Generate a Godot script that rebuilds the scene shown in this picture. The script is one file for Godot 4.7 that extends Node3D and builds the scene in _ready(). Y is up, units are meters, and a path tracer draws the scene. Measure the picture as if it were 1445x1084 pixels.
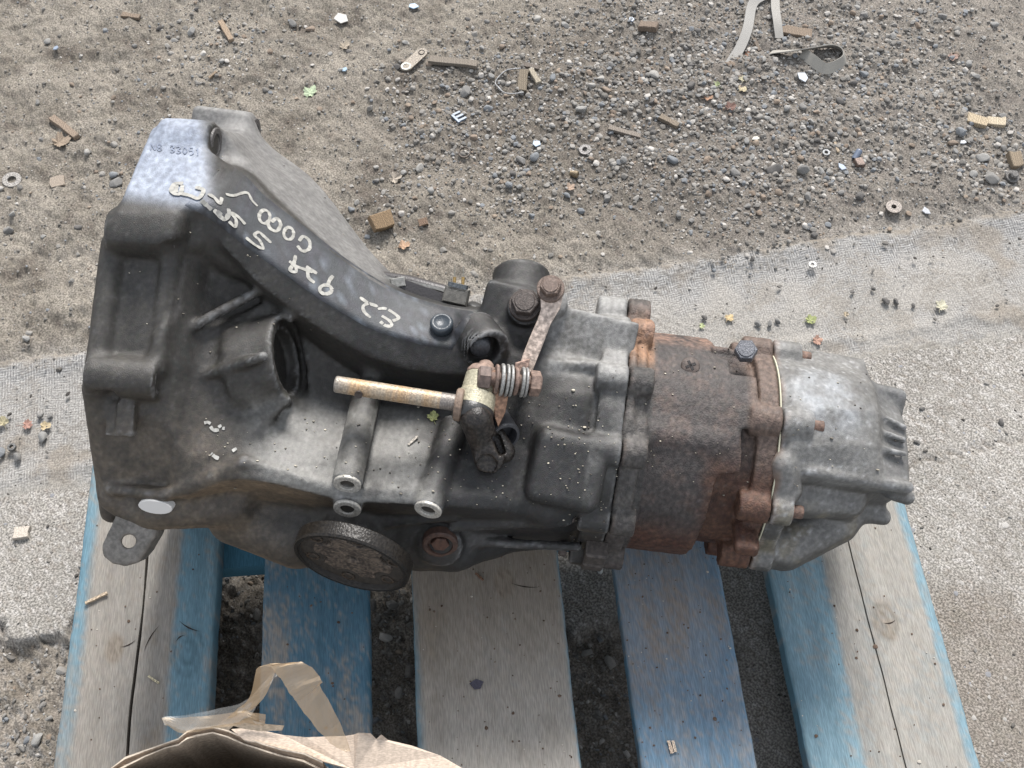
extends Node3D
# A used gearbox lying on a blue pallet in a dirt yard, seen from above. Metres, y up.

const FOCAL := 1600.0        # the lens in pixels of the 1445 x 1084 photograph
const PITCH := 58.5          # degrees the camera looks down
const EYE := 1.15            # height of the camera
const TILT := 7.0            # roll of the gearbox axis against the camera's horizon

var cp := cos(deg_to_rad(PITCH))
var sp := sin(deg_to_rad(PITCH))
var ct := cos(deg_to_rad(TILT))
var tt := sin(deg_to_rad(TILT))
var rng := RandomNumberGenerator.new()
var fine := FastNoiseLite.new()
var mid := FastNoiseLite.new()
var big := FastNoiseLite.new()
var cell := FastNoiseLite.new()
var used := {}
var up_g: Vector3            # world up in the gearbox's own axes

# ---------------------------------------------------------------- measuring
func at(px: float, py: float, y := 0.0) -> Vector3:      # a point of the photograph at a known height
	var u := (px - 722.5) / FOCAL
	var v := (542.0 - py) / FOCAL
	var d := Vector3(u, v * cp - sp, -v * sp - cp)
	return Vector3(0, EYE, 0) + d * ((y - EYE) / d.y)

func pix(p: Vector3) -> Vector2:                          # where a world point falls in the photograph
	var q := p - Vector3(0, EYE, 0)
	var dep := -q.y * sp - q.z * cp
	return Vector2(722.5 + FOCAL * q.x / dep, 542.0 - FOCAL * (q.y * cp - q.z * sp) / dep)

func g(px: float, py: float, w: float) -> Vector3:        # a point in the gearbox's own axes, w = how far it stands proud
	var cx := (px - 722.5) / FOCAL * (1.0 - w)
	var cy := (542.0 - py) / FOCAL * (1.0 - w)
	return Vector3(cx * ct - cy * tt, cx * tt + cy * ct, w)

func yl(py: float, x: float, w: float) -> float:
	var cy := (542.0 - py) / FOCAL * (1.0 - w)
	return (cy + x * tt) / ct

# ---------------------------------------------------------------- naming
func numbered(n: String) -> String:
	var k: int = used.get(n, 0)
	used[n] = k + 1
	return n if k == 0 else "%s_%03d" % [n, k]

func thing(called: String, label: String, category: String, p := Vector3.ZERO, turn := 0.0, group := "") -> Node3D:
	var o := Node3D.new()
	o.name = numbered(called)
	add_child(o, true)
	o.position = p
	o.rotation.y = turn
	tag(o, label, category, group)
	return o

func tag(o: Node, label: String, category: String, group := "") -> void:
	o.set_meta("label", label)
	o.set_meta("category", category)
	if group != "":
		o.set_meta("group", group)

func put(called: String, mesh: Mesh, mat: Material, parent: Node = null) -> MeshInstance3D:
	var o := MeshInstance3D.new()
	o.mesh = mesh
	if mat:
		o.material_override = mat
	if parent == null:
		o.name = numbered(called)
		add_child(o, true)
	else:
		o.name = called
		var k := 1
		while parent.has_node(NodePath(o.name)):
			o.name = "%s_%03d" % [called, k]
			k += 1
		parent.add_child(o, true)
	return o

# ---------------------------------------------------------------- small maths
func sst(a: float, b: float, x: float) -> float:
	return smoothstep(a, b, x)

func near(p: Vector3, c: Vector3, r: float) -> float:     # 1 at c, 0 beyond r
	return 1.0 - smoothstep(0.35 * r, r, p.distance_to(c))

func mixc(a: Color, b: Color, t: float) -> Color:
	return a.lerp(b, clampf(t, 0.0, 1.0))

func n01(n: FastNoiseLite, p: Vector3) -> float:
	return clampf(n.get_noise_3dv(p) * 0.5 + 0.5, 0.0, 1.0)

# ---------------------------------------------------------------- mesh builder
class B:
	var v := PackedVector3Array()
	var n := PackedVector3Array()
	var c := PackedColorArray()
	var col := Color.WHITE
	func tri(a: Vector3, b: Vector3, d: Vector3, na: Vector3, nb: Vector3, nd: Vector3) -> void:
		var f := (d - a).cross(b - a)
		if f.dot(na + nb + nd) < 0.0:
			v.append_array([a, d, b]); n.append_array([na, nd, nb])
		else:
			v.append_array([a, b, d]); n.append_array([na, nb, nd])
		c.append_array([col, col, col])
	func flat(a: Vector3, b: Vector3, d: Vector3, out: Vector3) -> void:   # out: any vector on the outer side
		var f := (d - a).cross(b - a)
		if f.length_squared() < 1e-20:
			return
		f = f.normalized()
		if f.dot(out) < 0.0:
			f = -f
		tri(a, b, d, f, f, f)
	func quad(a: Vector3, b: Vector3, d: Vector3, e: Vector3, out: Vector3) -> void:
		flat(a, b, d, out); flat(a, d, e, out)
	func prism(poly: PackedVector2Array, t: Transform3D, z0: float, z1: float, bev := 0.0) -> void:
		# an outline in t's xy plane, from z0 to z1, its edges chamfered by bev
		var m := poly.size()
		var cen := Vector2.ZERO
		for q in poly: cen += q / m
		var inn := PackedVector2Array()
		for q in poly:
			inn.append(q + (cen - q).normalized() * bev if bev > 0.0 else q)
		var tz := t.basis.z.normalized()
		var idx := Geometry2D.triangulate_polygon(inn)
		for k in range(0, idx.size(), 3):
			var a := inn[idx[k]]; var b := inn[idx[k + 1]]; var d := inn[idx[k + 2]]
			flat(t * Vector3(a.x, a.y, z1), t * Vector3(b.x, b.y, z1), t * Vector3(d.x, d.y, z1), tz)
			flat(t * Vector3(a.x, a.y, z0), t * Vector3(b.x, b.y, z0), t * Vector3(d.x, d.y, z0), -tz)
		var ccw := not Geometry2D.is_polygon_clockwise(poly)
		for k in m:
			var a := poly[k]; var b := poly[(k + 1) % m]
			var ai := inn[k]; var bi := inn[(k + 1) % m]
			var e := (b - a)
			var o2 := Vector2(e.y, -e.x) if ccw else Vector2(-e.y, e.x)
			var out := t.basis * Vector3(o2.x, o2.y, 0)
			var za := z0 + bev; var zb := z1 - bev
			quad(t * Vector3(a.x, a.y, za), t * Vector3(b.x, b.y, za), t * Vector3(b.x, b.y, zb), t * Vector3(a.x, a.y, zb), out)
			if bev > 0.0:
				quad(t * Vector3(a.x, a.y, zb), t * Vector3(b.x, b.y, zb), t * Vector3(bi.x, bi.y, z1), t * Vector3(ai.x, ai.y, z1), out.normalized() + tz)
				quad(t * Vector3(a.x, a.y, za), t * Vector3(b.x, b.y, za), t * Vector3(bi.x, bi.y, z0), t * Vector3(ai.x, ai.y, z0), out.normalized() - tz)
	func box(t: Transform3D, h: Vector3, bev := 0.0) -> void:
		prism(PackedVector2Array([Vector2(-h.x, -h.y), Vector2(h.x, -h.y), Vector2(h.x, h.y), Vector2(-h.x, h.y)]), t, -h.z, h.z, bev)
	func lathe(t: Transform3D, prof: Array, seg := 24, soft := false) -> void:   # prof: Vector2(radius, z) along t's z
		for i in prof.size() - 1:
			var p: Vector2 = prof[i]; var q: Vector2 = prof[i + 1]
			var e := q - p
			if e.length() < 1e-7: continue
			var nn := Vector2(e.y, -e.x).normalized()
			var n0 := nn; var n1 := nn
			if soft:
				if i > 0:
					var e0: Vector2 = p - prof[i - 1]
					n0 = (nn + Vector2(e0.y, -e0.x).normalized()).normalized()
				if i < prof.size() - 2:
					var e1: Vector2 = prof[i + 2] - q
					n1 = (nn + Vector2(e1.y, -e1.x).normalized()).normalized()
			for s in seg:
				var a0 := TAU * s / seg; var a1 := TAU * (s + 1) / seg
				var c0 := cos(a0); var s0 := sin(a0); var c1 := cos(a1); var s1 := sin(a1)
				var A := t * Vector3(p.x * c0, p.x * s0, p.y); var Bq := t * Vector3(p.x * c1, p.x * s1, p.y)
				var C := t * Vector3(q.x * c1, q.x * s1, q.y); var D := t * Vector3(q.x * c0, q.x * s0, q.y)
				var nA := t.basis * Vector3(n0.x * c0, n0.x * s0, n0.y); var nB := t.basis * Vector3(n0.x * c1, n0.x * s1, n0.y)
				var nC := t.basis * Vector3(n1.x * c1, n1.x * s1, n1.y); var nD := t.basis * Vector3(n1.x * c0, n1.x * s0, n1.y)
				if p.x > 1e-6: tri(A, Bq, C, nA, nB, nC)
				if q.x > 1e-6: tri(A, C, D, nA, nC, nD)
	func tube(pts: Array, r0: float, r1: float, seg := 10, caps := true) -> void:
		var m := pts.size()
		var side := Vector3.ZERO
		var rings := []
		for i in m:
			var p: Vector3 = pts[i]
			var d: Vector3 = (pts[mini(i + 1, m - 1)] - pts[maxi(i - 1, 0)]).normalized()
			if side == Vector3.ZERO:
				side = d.cross(Vector3.UP if absf(d.y) < 0.9 else Vector3.RIGHT).normalized()
			side = (side - d * d.dot(side)).normalized()
			var oth := d.cross(side)
			var r := lerpf(r0, r1, float(i) / maxf(1.0, m - 1.0))
			var ring := []
			for s in seg:
				var a := TAU * s / seg
				var nn := side * cos(a) + oth * sin(a)
				ring.append([p + nn * r, nn])
			rings.append(ring)
		for i in m - 1:
			for s in seg:
				var a: Array = rings[i][s]; var b: Array = rings[i][(s + 1) % seg]
				var d: Array = rings[i + 1][(s + 1) % seg]; var e: Array = rings[i + 1][s]
				tri(a[0], b[0], d[0], a[1], b[1], d[1]); tri(a[0], d[0], e[0], a[1], d[1], e[1])
		if caps:
			for w in [[0, 1], [m - 1, m - 2]]:
				var out: Vector3 = pts[w[0]] - pts[w[1]]
				for s in seg:
					flat(pts[w[0]], rings[w[0]][s][0], rings[w[0]][(s + 1) % seg][0], out)
	func ribbon(pts: Array, across: Array, wd: float, th: float) -> void:   # a flat strap: centre line and sideways directions
		var m := pts.size()
		for i in m - 1:
			var p: Vector3 = pts[i]; var q: Vector3 = pts[i + 1]
			var a: Vector3 = across[i].normalized() * wd * 0.5; var b: Vector3 = across[i + 1].normalized() * wd * 0.5
			var n0: Vector3 = (pts[mini(i + 1, m - 1)] - pts[maxi(i - 1, 0)]).cross(across[i]).normalized()
			var n1: Vector3 = (pts[mini(i + 2, m - 1)] - pts[i]).cross(across[i + 1]).normalized()
			if n0.y < 0: n0 = -n0
			if n1.dot(n0) < 0: n1 = -n1
			var h0 := n0 * th * 0.5; var h1 := n1 * th * 0.5
			tri(p - a + h0, p + a + h0, q + b + h1, n0, n0, n1); tri(p - a + h0, q + b + h1, q - b + h1, n0, n1, n1)
			tri(p - a - h0, p + a - h0, q + b - h1, -n0, -n0, -n1); tri(p - a - h0, q + b - h1, q - b - h1, -n0, -n1, -n1)
			quad(p + a + h0, p + a - h0, q + b - h1, q + b + h1, a)
			quad(p - a + h0, p - a - h0, q - b - h1, q - b + h1, -a)
			if i == 0: quad(p + a + h0, p + a - h0, p - a - h0, p - a + h0, p - q)
			if i == m - 2: quad(q + b + h1, q + b - h1, q - b - h1, q - b + h1, q - p)
	func done() -> ArrayMesh:
		var arr := []
		arr.resize(Mesh.ARRAY_MAX)
		arr[Mesh.ARRAY_VERTEX] = v
		arr[Mesh.ARRAY_NORMAL] = n
		arr[Mesh.ARRAY_COLOR] = c
		var m := ArrayMesh.new()
		m.add_surface_from_arrays(Mesh.PRIMITIVE_TRIANGLES, arr)
		return m

func basis_z(d: Vector3) -> Basis:                        # a basis whose z looks along d
	d = d.normalized()
	var x := d.cross(Vector3.UP if absf(d.y) < 0.95 else Vector3.RIGHT).normalized()
	return Basis(x, d.cross(x), d)

func hexagon(r: float) -> PackedVector2Array:
	var p := PackedVector2Array()
	for k in 6: p.append(Vector2.from_angle(TAU * k / 6) * r)
	return p

func smooth_line(pts: Array, per := 6) -> Array:          # Catmull-Rom through the points
	var out := []
	for i in pts.size() - 1:
		var a: Vector3 = pts[maxi(i - 1, 0)]; var b: Vector3 = pts[i]; var c: Vector3 = pts[i + 1]; var d: Vector3 = pts[mini(i + 2, pts.size() - 1)]
		for k in per:
			out.append(b.cubic_interpolate(c, a, d, float(k) / per))
	out.append(pts[-1])
	return out

# ---------------------------------------------------------------- solid casting shapes (distance fields meshed by surface nets)
class Prim:
	var t := 0
	var sub := false
	var k := 0.004
	var a: Vector3
	var b: Vector3
	var ra := 0.0
	var rb := 0.0
	var inv: Transform3D
	var h: Vector3
	var poly := PackedVector2Array()
	var x0 := 0.0
	var dx := 1.0
	var ns := 0
	var np := 0
	var clip: Prim = null
	func poly_d(q: Vector2, P: PackedVector2Array, m: int) -> float:
		var best := 1e9
		var s := 1.0
		var pj := P[m - 1]
		for i in m:
			var pi := P[i]
			var e := pj - pi
			var w := q - pi
			var u := w - e * clampf(w.dot(e) / e.dot(e), 0.0, 1.0)
			best = minf(best, u.length_squared())
			var c1 := q.y >= pi.y
			var c2 := q.y < pj.y
			var c3 := e.x * w.y > e.y * w.x
			if (c1 and c2 and c3) or not (c1 or c2 or c3):
				s = -s
			pj = pi
		return s * sqrt(best)
	func d(p: Vector3) -> float:
		match t:
			0:
				var pa := p - a
				var f := clampf(pa.dot(h) * x0, 0.0, 1.0)
				return (pa - h * f).length() - (ra + (rb - ra) * f)
			1:
				var q := inv * p
				var ex := sqrt(q.x * q.x + q.y * q.y) - ra + rb
				var ez := absf(q.z) - h.z + rb
				return minf(maxf(ex, ez), 0.0) + Vector2(maxf(ex, 0.0), maxf(ez, 0.0)).length() - rb
			2:
				var q := (inv * p).abs() - h + Vector3(rb, rb, rb)
				return minf(maxf(q.x, maxf(q.y, q.z)), 0.0) + q.max(Vector3.ZERO).length() - rb
			3:
				var q := inv * p
				var e := poly_d(Vector2(q.x, q.y), poly, np) + rb
				var ez := absf(q.z) - h.z + rb
				var o := minf(maxf(e, ez), 0.0) + Vector2(maxf(e, 0.0), maxf(ez, 0.0)).length() - rb
				return maxf(o, clip.d(p)) if clip else o
			4:
				var f := clampf((p.x - x0) / dx, 0.0, ns - 1.001)
				var i := int(f)
				f -= i
				var P := PackedVector2Array()
				P.resize(np)
				var o := i * np
				for m in np:
					P[m] = poly[o + m].lerp(poly[o + np + m], f)
				var e := (poly_d(Vector2(p.y, p.z), P, np) - ra) * 0.85 + rb
				var ex := absf(p.x - h.x) - h.y + rb
				return minf(maxf(e, ex), 0.0) + Vector2(maxf(e, 0.0), maxf(ex, 0.0)).length() - rb
			5:
				return p.dot(a) - ra
		return 1e9

class Solid:
	var L: Array[Prim] = []
	var verts := PackedVector3Array()
	var ease := 0.5                                     # how widely joints are filleted
	func add(p: Prim, k: float, sub: bool) -> Prim:
		p.k = k * ease; p.sub = sub
		L.append(p)
		return p
	func cone(a: Vector3, b: Vector3, ra: float, rb: float, k := 0.006, sub := false) -> void:
		var p := Prim.new(); p.t = 0; p.a = a; p.b = b; p.ra = ra; p.rb = rb; p.h = b - a; p.x0 = 1.0 / maxf(1e-9, p.h.length_squared())
		add(p, k, sub)
	func frame(d: Vector3) -> Basis:
		d = d.normalized()
		var x := d.cross(Vector3.UP if absf(d.y) < 0.95 else Vector3.RIGHT).normalized()
		return Basis(x, d.cross(x), d)
	func cyl(a: Vector3, b: Vector3, r: float, rd := 0.002, k := 0.005, sub := false) -> void:
		var p := Prim.new(); p.t = 1; p.ra = r; p.rb = rd
		p.h = Vector3(0, 0, a.distance_to(b) * 0.5)
		p.inv = Transform3D(frame(b - a), (a + b) * 0.5).affine_inverse()
		add(p, k, sub)
	func box(c: Vector3, bs: Basis, h: Vector3, rd := 0.003, k := 0.005, sub := false) -> void:
		var p := Prim.new(); p.t = 2; p.h = h; p.rb = rd
		p.inv = Transform3D(bs, c).affine_inverse()
		add(p, k, sub)
	func ext(poly: PackedVector2Array, t: Transform3D, hz: float, rd := 0.002, k := 0.004, sub := false) -> void:
		var p := Prim.new(); p.t = 3; p.poly = poly; p.np = poly.size(); p.h = Vector3(0, 0, hz); p.rb = rd
		p.inv = t.affine_inverse()
		add(p, k, sub)
	func plane(n: Vector3, c: float, k := 0.003, sub := true) -> void:
		var p := Prim.new(); p.t = 5; p.a = n; p.ra = c
		add(p, k, sub)
	func loft(xs: Array, secs: Array, grow: float, rd: float, k := 0.004, sub := false) -> void:
		# matched outlines in the (y, z) plane at stations xs; straight or curved in between
		var p := Prim.new(); p.t = 4; p.np = secs[0].size(); p.ra = grow; p.rb = rd
		var n := 60
		p.x0 = xs[0]; p.dx = (xs[-1] - xs[0]) / (n - 1); p.ns = n
		var i := 0
		for s in n:
			var x: float = p.x0 + p.dx * s
			while i < xs.size() - 2 and x > xs[i + 1]: i += 1
			var f := clampf((x - xs[i]) / (xs[i + 1] - xs[i]), 0.0, 1.0)
			for m in p.np:
				var b: Vector2 = secs[i][m]; var c: Vector2 = secs[i + 1][m]
				var d0: Vector2 = (c - secs[maxi(i - 1, 0)][m]) / maxf(1e-6, xs[i + 1] - xs[maxi(i - 1, 0)]) * (xs[i + 1] - xs[i])
				var d1: Vector2 = (secs[mini(i + 2, xs.size() - 1)][m] - b) / maxf(1e-6, xs[mini(i + 2, xs.size() - 1)] - xs[i]) * (xs[i + 1] - xs[i])
				var f2 := f * f; var f3 := f2 * f
				p.poly.append(b * (2 * f3 - 3 * f2 + 1) + d0 * (f3 - 2 * f2 + f) + c * (-2 * f3 + 3 * f2) + d1 * (f3 - f2))
		p.h = Vector3((xs[0] + xs[-1]) * 0.5, (xs[-1] - xs[0]) * 0.5, 0)
		add(p, k, sub)
	static func value(S: Array[Prim], p: Vector3) -> float:
		var d := 1e9
		for q in S:
			var e := q.d(p)
			if q.sub:
				e = -e
				var h := maxf(q.k - absf(d - e), 0.0)
				d = maxf(d, e) + h * h * 0.25 / q.k
			elif e < d + q.k:
				var h := maxf(q.k - absf(d - e), 0.0)
				d = minf(d, e) - h * h * 0.25 / q.k
		return d
	static func keep(S: Array[Prim], p: Vector3, R: float) -> Array[Prim]:
		var out: Array[Prim] = []
		var ds := PackedFloat32Array()
		var low := 1e9
		for q in S:
			var e := q.d(p)
			ds.append(e)
			if not q.sub: low = minf(low, e)
		for i in S.size():
			if S[i].sub:
				if ds[i] < R * 1.3 + S[i].k: out.append(S[i])
			elif ds[i] < low + 2.4 * R + S[i].k: out.append(S[i])
		return out
	func drop(p: Vector3, dir: Vector3, far := 0.6) -> Vector3:      # the first point of the surface along dir
		var t := 0.0
		for i in 60:
			var d := value(L, p + dir * t)
			if d < 0.0003: break
			t += d * 0.8
			if t > far: break
		return p + dir * t
	func normal(p: Vector3) -> Vector3:
		var e := 0.002
		return Vector3(value(L, p + Vector3(e, 0, 0)) - value(L, p - Vector3(e, 0, 0)), value(L, p + Vector3(0, e, 0)) - value(L, p - Vector3(0, e, 0)), value(L, p + Vector3(0, 0, e)) - value(L, p - Vector3(0, 0, e))).normalized()
	func mesh(lo: Vector3, hi: Vector3, h: float, paint: Callable, rough: FastNoiseLite = null, amp := 0.0) -> ArrayMesh:
		var nb := Vector3i(((hi - lo) / (16.0 * h)).ceil())
		var nx := nb.x * 16 + 1; var ny := nb.y * 16 + 1; var nz := nb.z * 16 + 1
		var sy := nx; var sz := nx * ny
		var G := PackedFloat32Array(); G.resize(nx * ny * nz); G.fill(99.0)
		var act := PackedInt32Array()
		var R16 := 16.0 * h * 0.87
		for bz in nb.z:
			for by in nb.y:
				for bx in nb.x:
					var c := lo + Vector3(bx * 16 + 8, by * 16 + 8, bz * 16 + 8) * h
					var S := keep(L, c, R16)
					if absf(value(S, c)) > R16 * 1.45: continue
					for qz in 4:
						for qy in 4:
							for qx in 4:
								var ox := bx * 16 + qx * 4; var oy := by * 16 + qy * 4; var oz := bz * 16 + qz * 4
								if absf(value(S, lo + Vector3(ox + 2, oy + 2, oz + 2) * h)) > h * 6.2: continue
								act.append(ox + oy * sy + oz * sz)
								for z in 5:
									for y in 5:
										var id := ox + (oy + y) * sy + (oz + z) * sz
										for x in 5:
											if G[id + x] > 90.0:
												var pp := lo + Vector3(ox + x, oy + y, oz + z) * h
												var vv := value(S, pp)
												if rough: vv += rough.get_noise_3dv(pp) * amp
												G[id + x] = vv
		var vid := PackedInt32Array(); vid.resize(nx * ny * nz); vid.fill(-1)
		var V := PackedVector3Array()
		var cells := PackedInt32Array()
		var off := PackedInt32Array([0, 1, sy, sy + 1, sz, sz + 1, sz + sy, sz + sy + 1])
		var corner := [Vector3(0, 0, 0), Vector3(1, 0, 0), Vector3(0, 1, 0), Vector3(1, 1, 0), Vector3(0, 0, 1), Vector3(1, 0, 1), Vector3(0, 1, 1), Vector3(1, 1, 1)]
		var ed := PackedInt32Array([0, 1, 2, 3, 4, 5, 6, 7, 0, 2, 1, 3, 4, 6, 5, 7, 0, 4, 1, 5, 2, 6, 3, 7])
		for a0 in act:
			for z in 4:
				for y in 4:
					for x in 4:
						var id := a0 + x + y * sy + z * sz
						var neg := 0
						for o in off:
							if G[id + o] < 0.0: neg += 1
						if neg == 0 or neg == 8: continue
						var sum := Vector3.ZERO
						var cnt := 0
						for e in range(0, 24, 2):
							var fa := G[id + off[ed[e]]]; var fb := G[id + off[ed[e + 1]]]
							if (fa < 0.0) != (fb < 0.0):
								sum += corner[ed[e]].lerp(corner[ed[e + 1]], fa / (fa - fb))
								cnt += 1
						vid[id] = V.size()
						cells.append(id)
						V.append(lo + (Vector3(id % nx, (id / sy) % ny, id / sz) + sum / cnt) * h)
		var I := PackedInt32Array()
		var N := PackedVector3Array(); N.resize(V.size())
		var A := PackedVector3Array(); A.resize(V.size())       # neighbours, to find worn convex edges
		var W := PackedInt32Array(); W.resize(V.size())
		var st := PackedInt32Array([1, sy, sz])
		for id in cells:
			var f0 := G[id]
			for ax in 3:
				var f1 := G[id + st[ax]]
				if (f0 < 0.0) == (f1 < 0.0) or f1 > 90.0: continue
				var s1 := st[(ax + 1) % 3]; var s2 := st[(ax + 2) % 3]
				if id - s1 - s2 < 0: continue
				var q0 := vid[id - s1 - s2]; var q1 := vid[id - s2]; var q2 := vid[id]; var q3 := vid[id - s1]
				if q0 < 0 or q1 < 0 or q2 < 0 or q3 < 0: continue
				if f0 >= 0.0:
					var w := q1; q1 = q3; q3 = w
				var fn := (V[q2] - V[q0]).cross(V[q3] - V[q1])
				N[q0] += fn; N[q1] += fn; N[q2] += fn; N[q3] += fn
				I.append_array([q0, q2, q1, q0, q3, q2])
				A[q0] += V[q1] + V[q3]; A[q1] += V[q0] + V[q2]; A[q2] += V[q1] + V[q3]; A[q3] += V[q0] + V[q2]
				W[q0] += 2; W[q1] += 2; W[q2] += 2; W[q3] += 2
		var C := PackedColorArray(); C.resize(V.size())
		for i in V.size():
			N[i] = N[i].normalized()
		for i in V.size():
			C[i] = paint.call(V[i], N[i], (V[i] - A[i] / maxf(1, W[i])).dot(N[i]) / h)
		verts = V
		var arr := []
		arr.resize(Mesh.ARRAY_MAX)
		arr[Mesh.ARRAY_VERTEX] = V
		arr[Mesh.ARRAY_NORMAL] = N
		arr[Mesh.ARRAY_COLOR] = C
		arr[Mesh.ARRAY_INDEX] = I
		var m := ArrayMesh.new()
		m.add_surface_from_arrays(Mesh.PRIMITIVE_TRIANGLES, arr)
		return m

# ---------------------------------------------------------------- materials
func noise_tex(freq: float, oct: int, lo: float, hi: float, size := 512, kind := FastNoiseLite.TYPE_SIMPLEX_SMOOTH, sd := 1, c0 := 0.25, c1 := 0.75) -> NoiseTexture2D:
	var n := FastNoiseLite.new()
	n.noise_type = kind
	n.frequency = freq
	n.fractal_octaves = oct
	n.seed = sd
	var t := NoiseTexture2D.new()
	t.width = size
	t.height = size
	t.seamless = true
	t.noise = n
	var gr := Gradient.new()
	gr.set_color(0, Color(lo, lo, lo))
	gr.set_color(1, Color(hi, hi, hi))
	gr.set_offset(0, c0)
	gr.set_offset(1, c1)
	t.color_ramp = gr
	return t

func normal_tex(freq: float, oct: int, strength: float, size := 512, kind := FastNoiseLite.TYPE_SIMPLEX_SMOOTH, sd := 2) -> NoiseTexture2D:
	var n := FastNoiseLite.new()
	n.noise_type = kind
	n.frequency = freq
	n.fractal_octaves = oct
	n.seed = sd
	var t := NoiseTexture2D.new()
	t.width = size
	t.height = size
	t.seamless = true
	t.noise = n
	t.as_normal_map = true
	t.bump_strength = strength
	return t

func skin(rough: float, tex: Texture2D, scale: Vector3, nrm: Texture2D = null, ns := 1.0, metal := 0.0, spec := 0.5) -> StandardMaterial3D:
	var m := StandardMaterial3D.new()
	m.vertex_color_use_as_albedo = true
	m.roughness = rough
	m.metallic = metal
	m.metallic_specular = spec
	m.albedo_texture = tex
	m.uv1_triplanar = true
	m.uv1_scale = scale
	if nrm:
		m.normal_enabled = true
		m.normal_texture = nrm
		m.normal_scale = ns
	return m

func paint(c: Color, rough: float, tex: Texture2D = null, scale := 20.0, metal := 0.0) -> StandardMaterial3D:   # c: linear base colour
	var m := StandardMaterial3D.new()
	m.albedo_color = c.linear_to_srgb()
	m.roughness = rough
	m.metallic = metal
	if tex:
		m.albedo_texture = tex
		m.uv1_triplanar = true
		m.uv1_scale = Vector3.ONE * scale
	return m

# ---------------------------------------------------------------- ground
func band(x: float, z: float) -> float:                   # distance up the yard, square to the fabric strip
	return -(z + 0.186 * x)

func broken(x: float, z: float) -> float:                 # 1 where the slab has broken up
	var e := 0.035 * mid.get_noise_2d(x * 0.4, z * 0.4) + 0.03 * big.get_noise_2d(x, z + 3.0)
	var a := sst(-0.41, -0.395, z + e) * (1.0 - sst(0.2, 0.24, x + e))
	var b := sst(-0.33, -0.3, x + e) * (1.0 - sst(-0.04, 0.0, x + e)) * sst(-0.56, -0.54, z)
	return maxf(a, b)

func crack(x: float, z: float) -> float:                  # distance to the long crack in the slab
	var zc := -0.598 - 0.235 * (x - 0.459) + 0.012 * mid.get_noise_1d(x * 0.9) + 0.004 * fine.get_noise_1d(x)
	return absf(z - zc) if x > 0.3 else 1.0

func ground_h(x: float, z: float) -> float:
	var t := band(x, z)
	var dirt := sst(0.80, 0.88, t + 0.02 * big.get_noise_2d(x, z))
	var far := sst(1.6, 3.0, Vector2(x, z + 0.8).length())
	var q := Vector3(x, 0, z)
	var m := mid.get_noise_3dv(q)
	var f := fine.get_noise_3dv(q)
	var h := dirt * (0.007 + 0.009 * big.get_noise_2d(x, z) + 0.0055 * m + 0.0030 * f)
	var br := broken(x, z)
	h += (1.0 - dirt) * (1.0 - br) * (0.0007 * f + 0.0006 * m)
	h += (1.0 - dirt) * br * (-0.014 + 0.007 * m + 0.0045 * f)
	h -= 0.003 * (1.0 - sst(0.0008, 0.0032, crack(x, z))) * (1.0 - dirt)
	return h * (1.0 - far)

func ground_c(x: float, z: float) -> Color:
	var t := band(x, z)
	var dirt := sst(0.80, 0.88, t + 0.02 * big.get_noise_2d(x, z))
	var q := Vector3(x, 0, z)
	var b := big.get_noise_3dv(q * 1.3)
	var m := mid.get_noise_3dv(q * 0.8)
	var f := fine.get_noise_3dv(q * 1.6)
	var d := mixc(Color(0.205, 0.182, 0.152), Color(0.31, 0.278, 0.235), 0.5 + 0.9 * b + 0.5 * m)
	var hv := 0.0                                         # darker, damper earth where the gravel has been spread
	for w in [[.24, -1.17, .19, 1.0], [.29, -1.0, .14, .9], [.12, -1.13, .16, .6], [-.07, -1.13, .13, .5], [.55, -1.02, .12, .7], [.46, -1.26, .17, .4]]:
		hv += w[3] * exp(-(pow(x - w[0], 2) + pow((z - w[1]) * 1.1, 2)) / (w[2] * w[2]))
	d = mixc(d, Color(0.145, 0.126, 0.106), clampf(hv * (.65 + .8 * m + .6 * b), 0, .8))
	d = mixc(d, Color(0.12, 0.10, 0.085), sst(0.15, 0.6, -m - 0.5 * b) * 0.5)
	d = mixc(d, Color(0.285, 0.26, 0.235), sst(-0.1, 0.3, x - 0.1) * 0.4)
	d *= 1.0 + 0.30 * f
	var s := mixc(Color(0.385, 0.362, 0.328), Color(0.30, 0.28, 0.252), 0.5 + 0.9 * b + 0.5 * m)
	s = mixc(s, Color(0.49, 0.465, 0.435), sst(0.12, 0.45, fine.get_noise_3dv(q * 2.4 + Vector3(5, 0, 0))))
	s = mixc(s, Color(0.25, 0.215, 0.18), sst(0.25, 0.6, fine.get_noise_3dv(q * 1.9 + Vector3(9, 0, 2))) * 0.7)
	s = mixc(s, Color(0.25, 0.215, 0.18), sst(-0.50, -0.36, z + 0.1 * b + 0.04 * m) * 0.62 * sst(0.2, 0.4, x))
	s = mixc(s, Color(0.16, 0.135, 0.11), 0.6 * (1.0 - sst(0.0, 0.003, crack(x, z))))
	var r := mixc(Color(0.20, 0.175, 0.145), Color(0.31, 0.275, 0.235), 0.5 + 1.1 * m + 0.5 * f)
	r = mixc(r, Color(0.42, 0.40, 0.375), sst(0.3, 0.5, fine.get_noise_3dv(q * 1.1 + Vector3(3, 0, 8))) * 0.7)
	s = mixc(s, r, broken(x, z))
	var plain_ := maxf(maxf(absf(x) - 0.95, -1.55 - z), z + 0.1)
	return mixc(mixc(s, d, dirt), mixc(Color(0.33, 0.31, 0.28), Color(0.275, 0.245, 0.21), sst(0.6, 1.1, t)) * (1.0 + .25 * big.get_noise_2d(x * .25, z * .25)), sst(0.0, 0.5, plain_))

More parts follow.
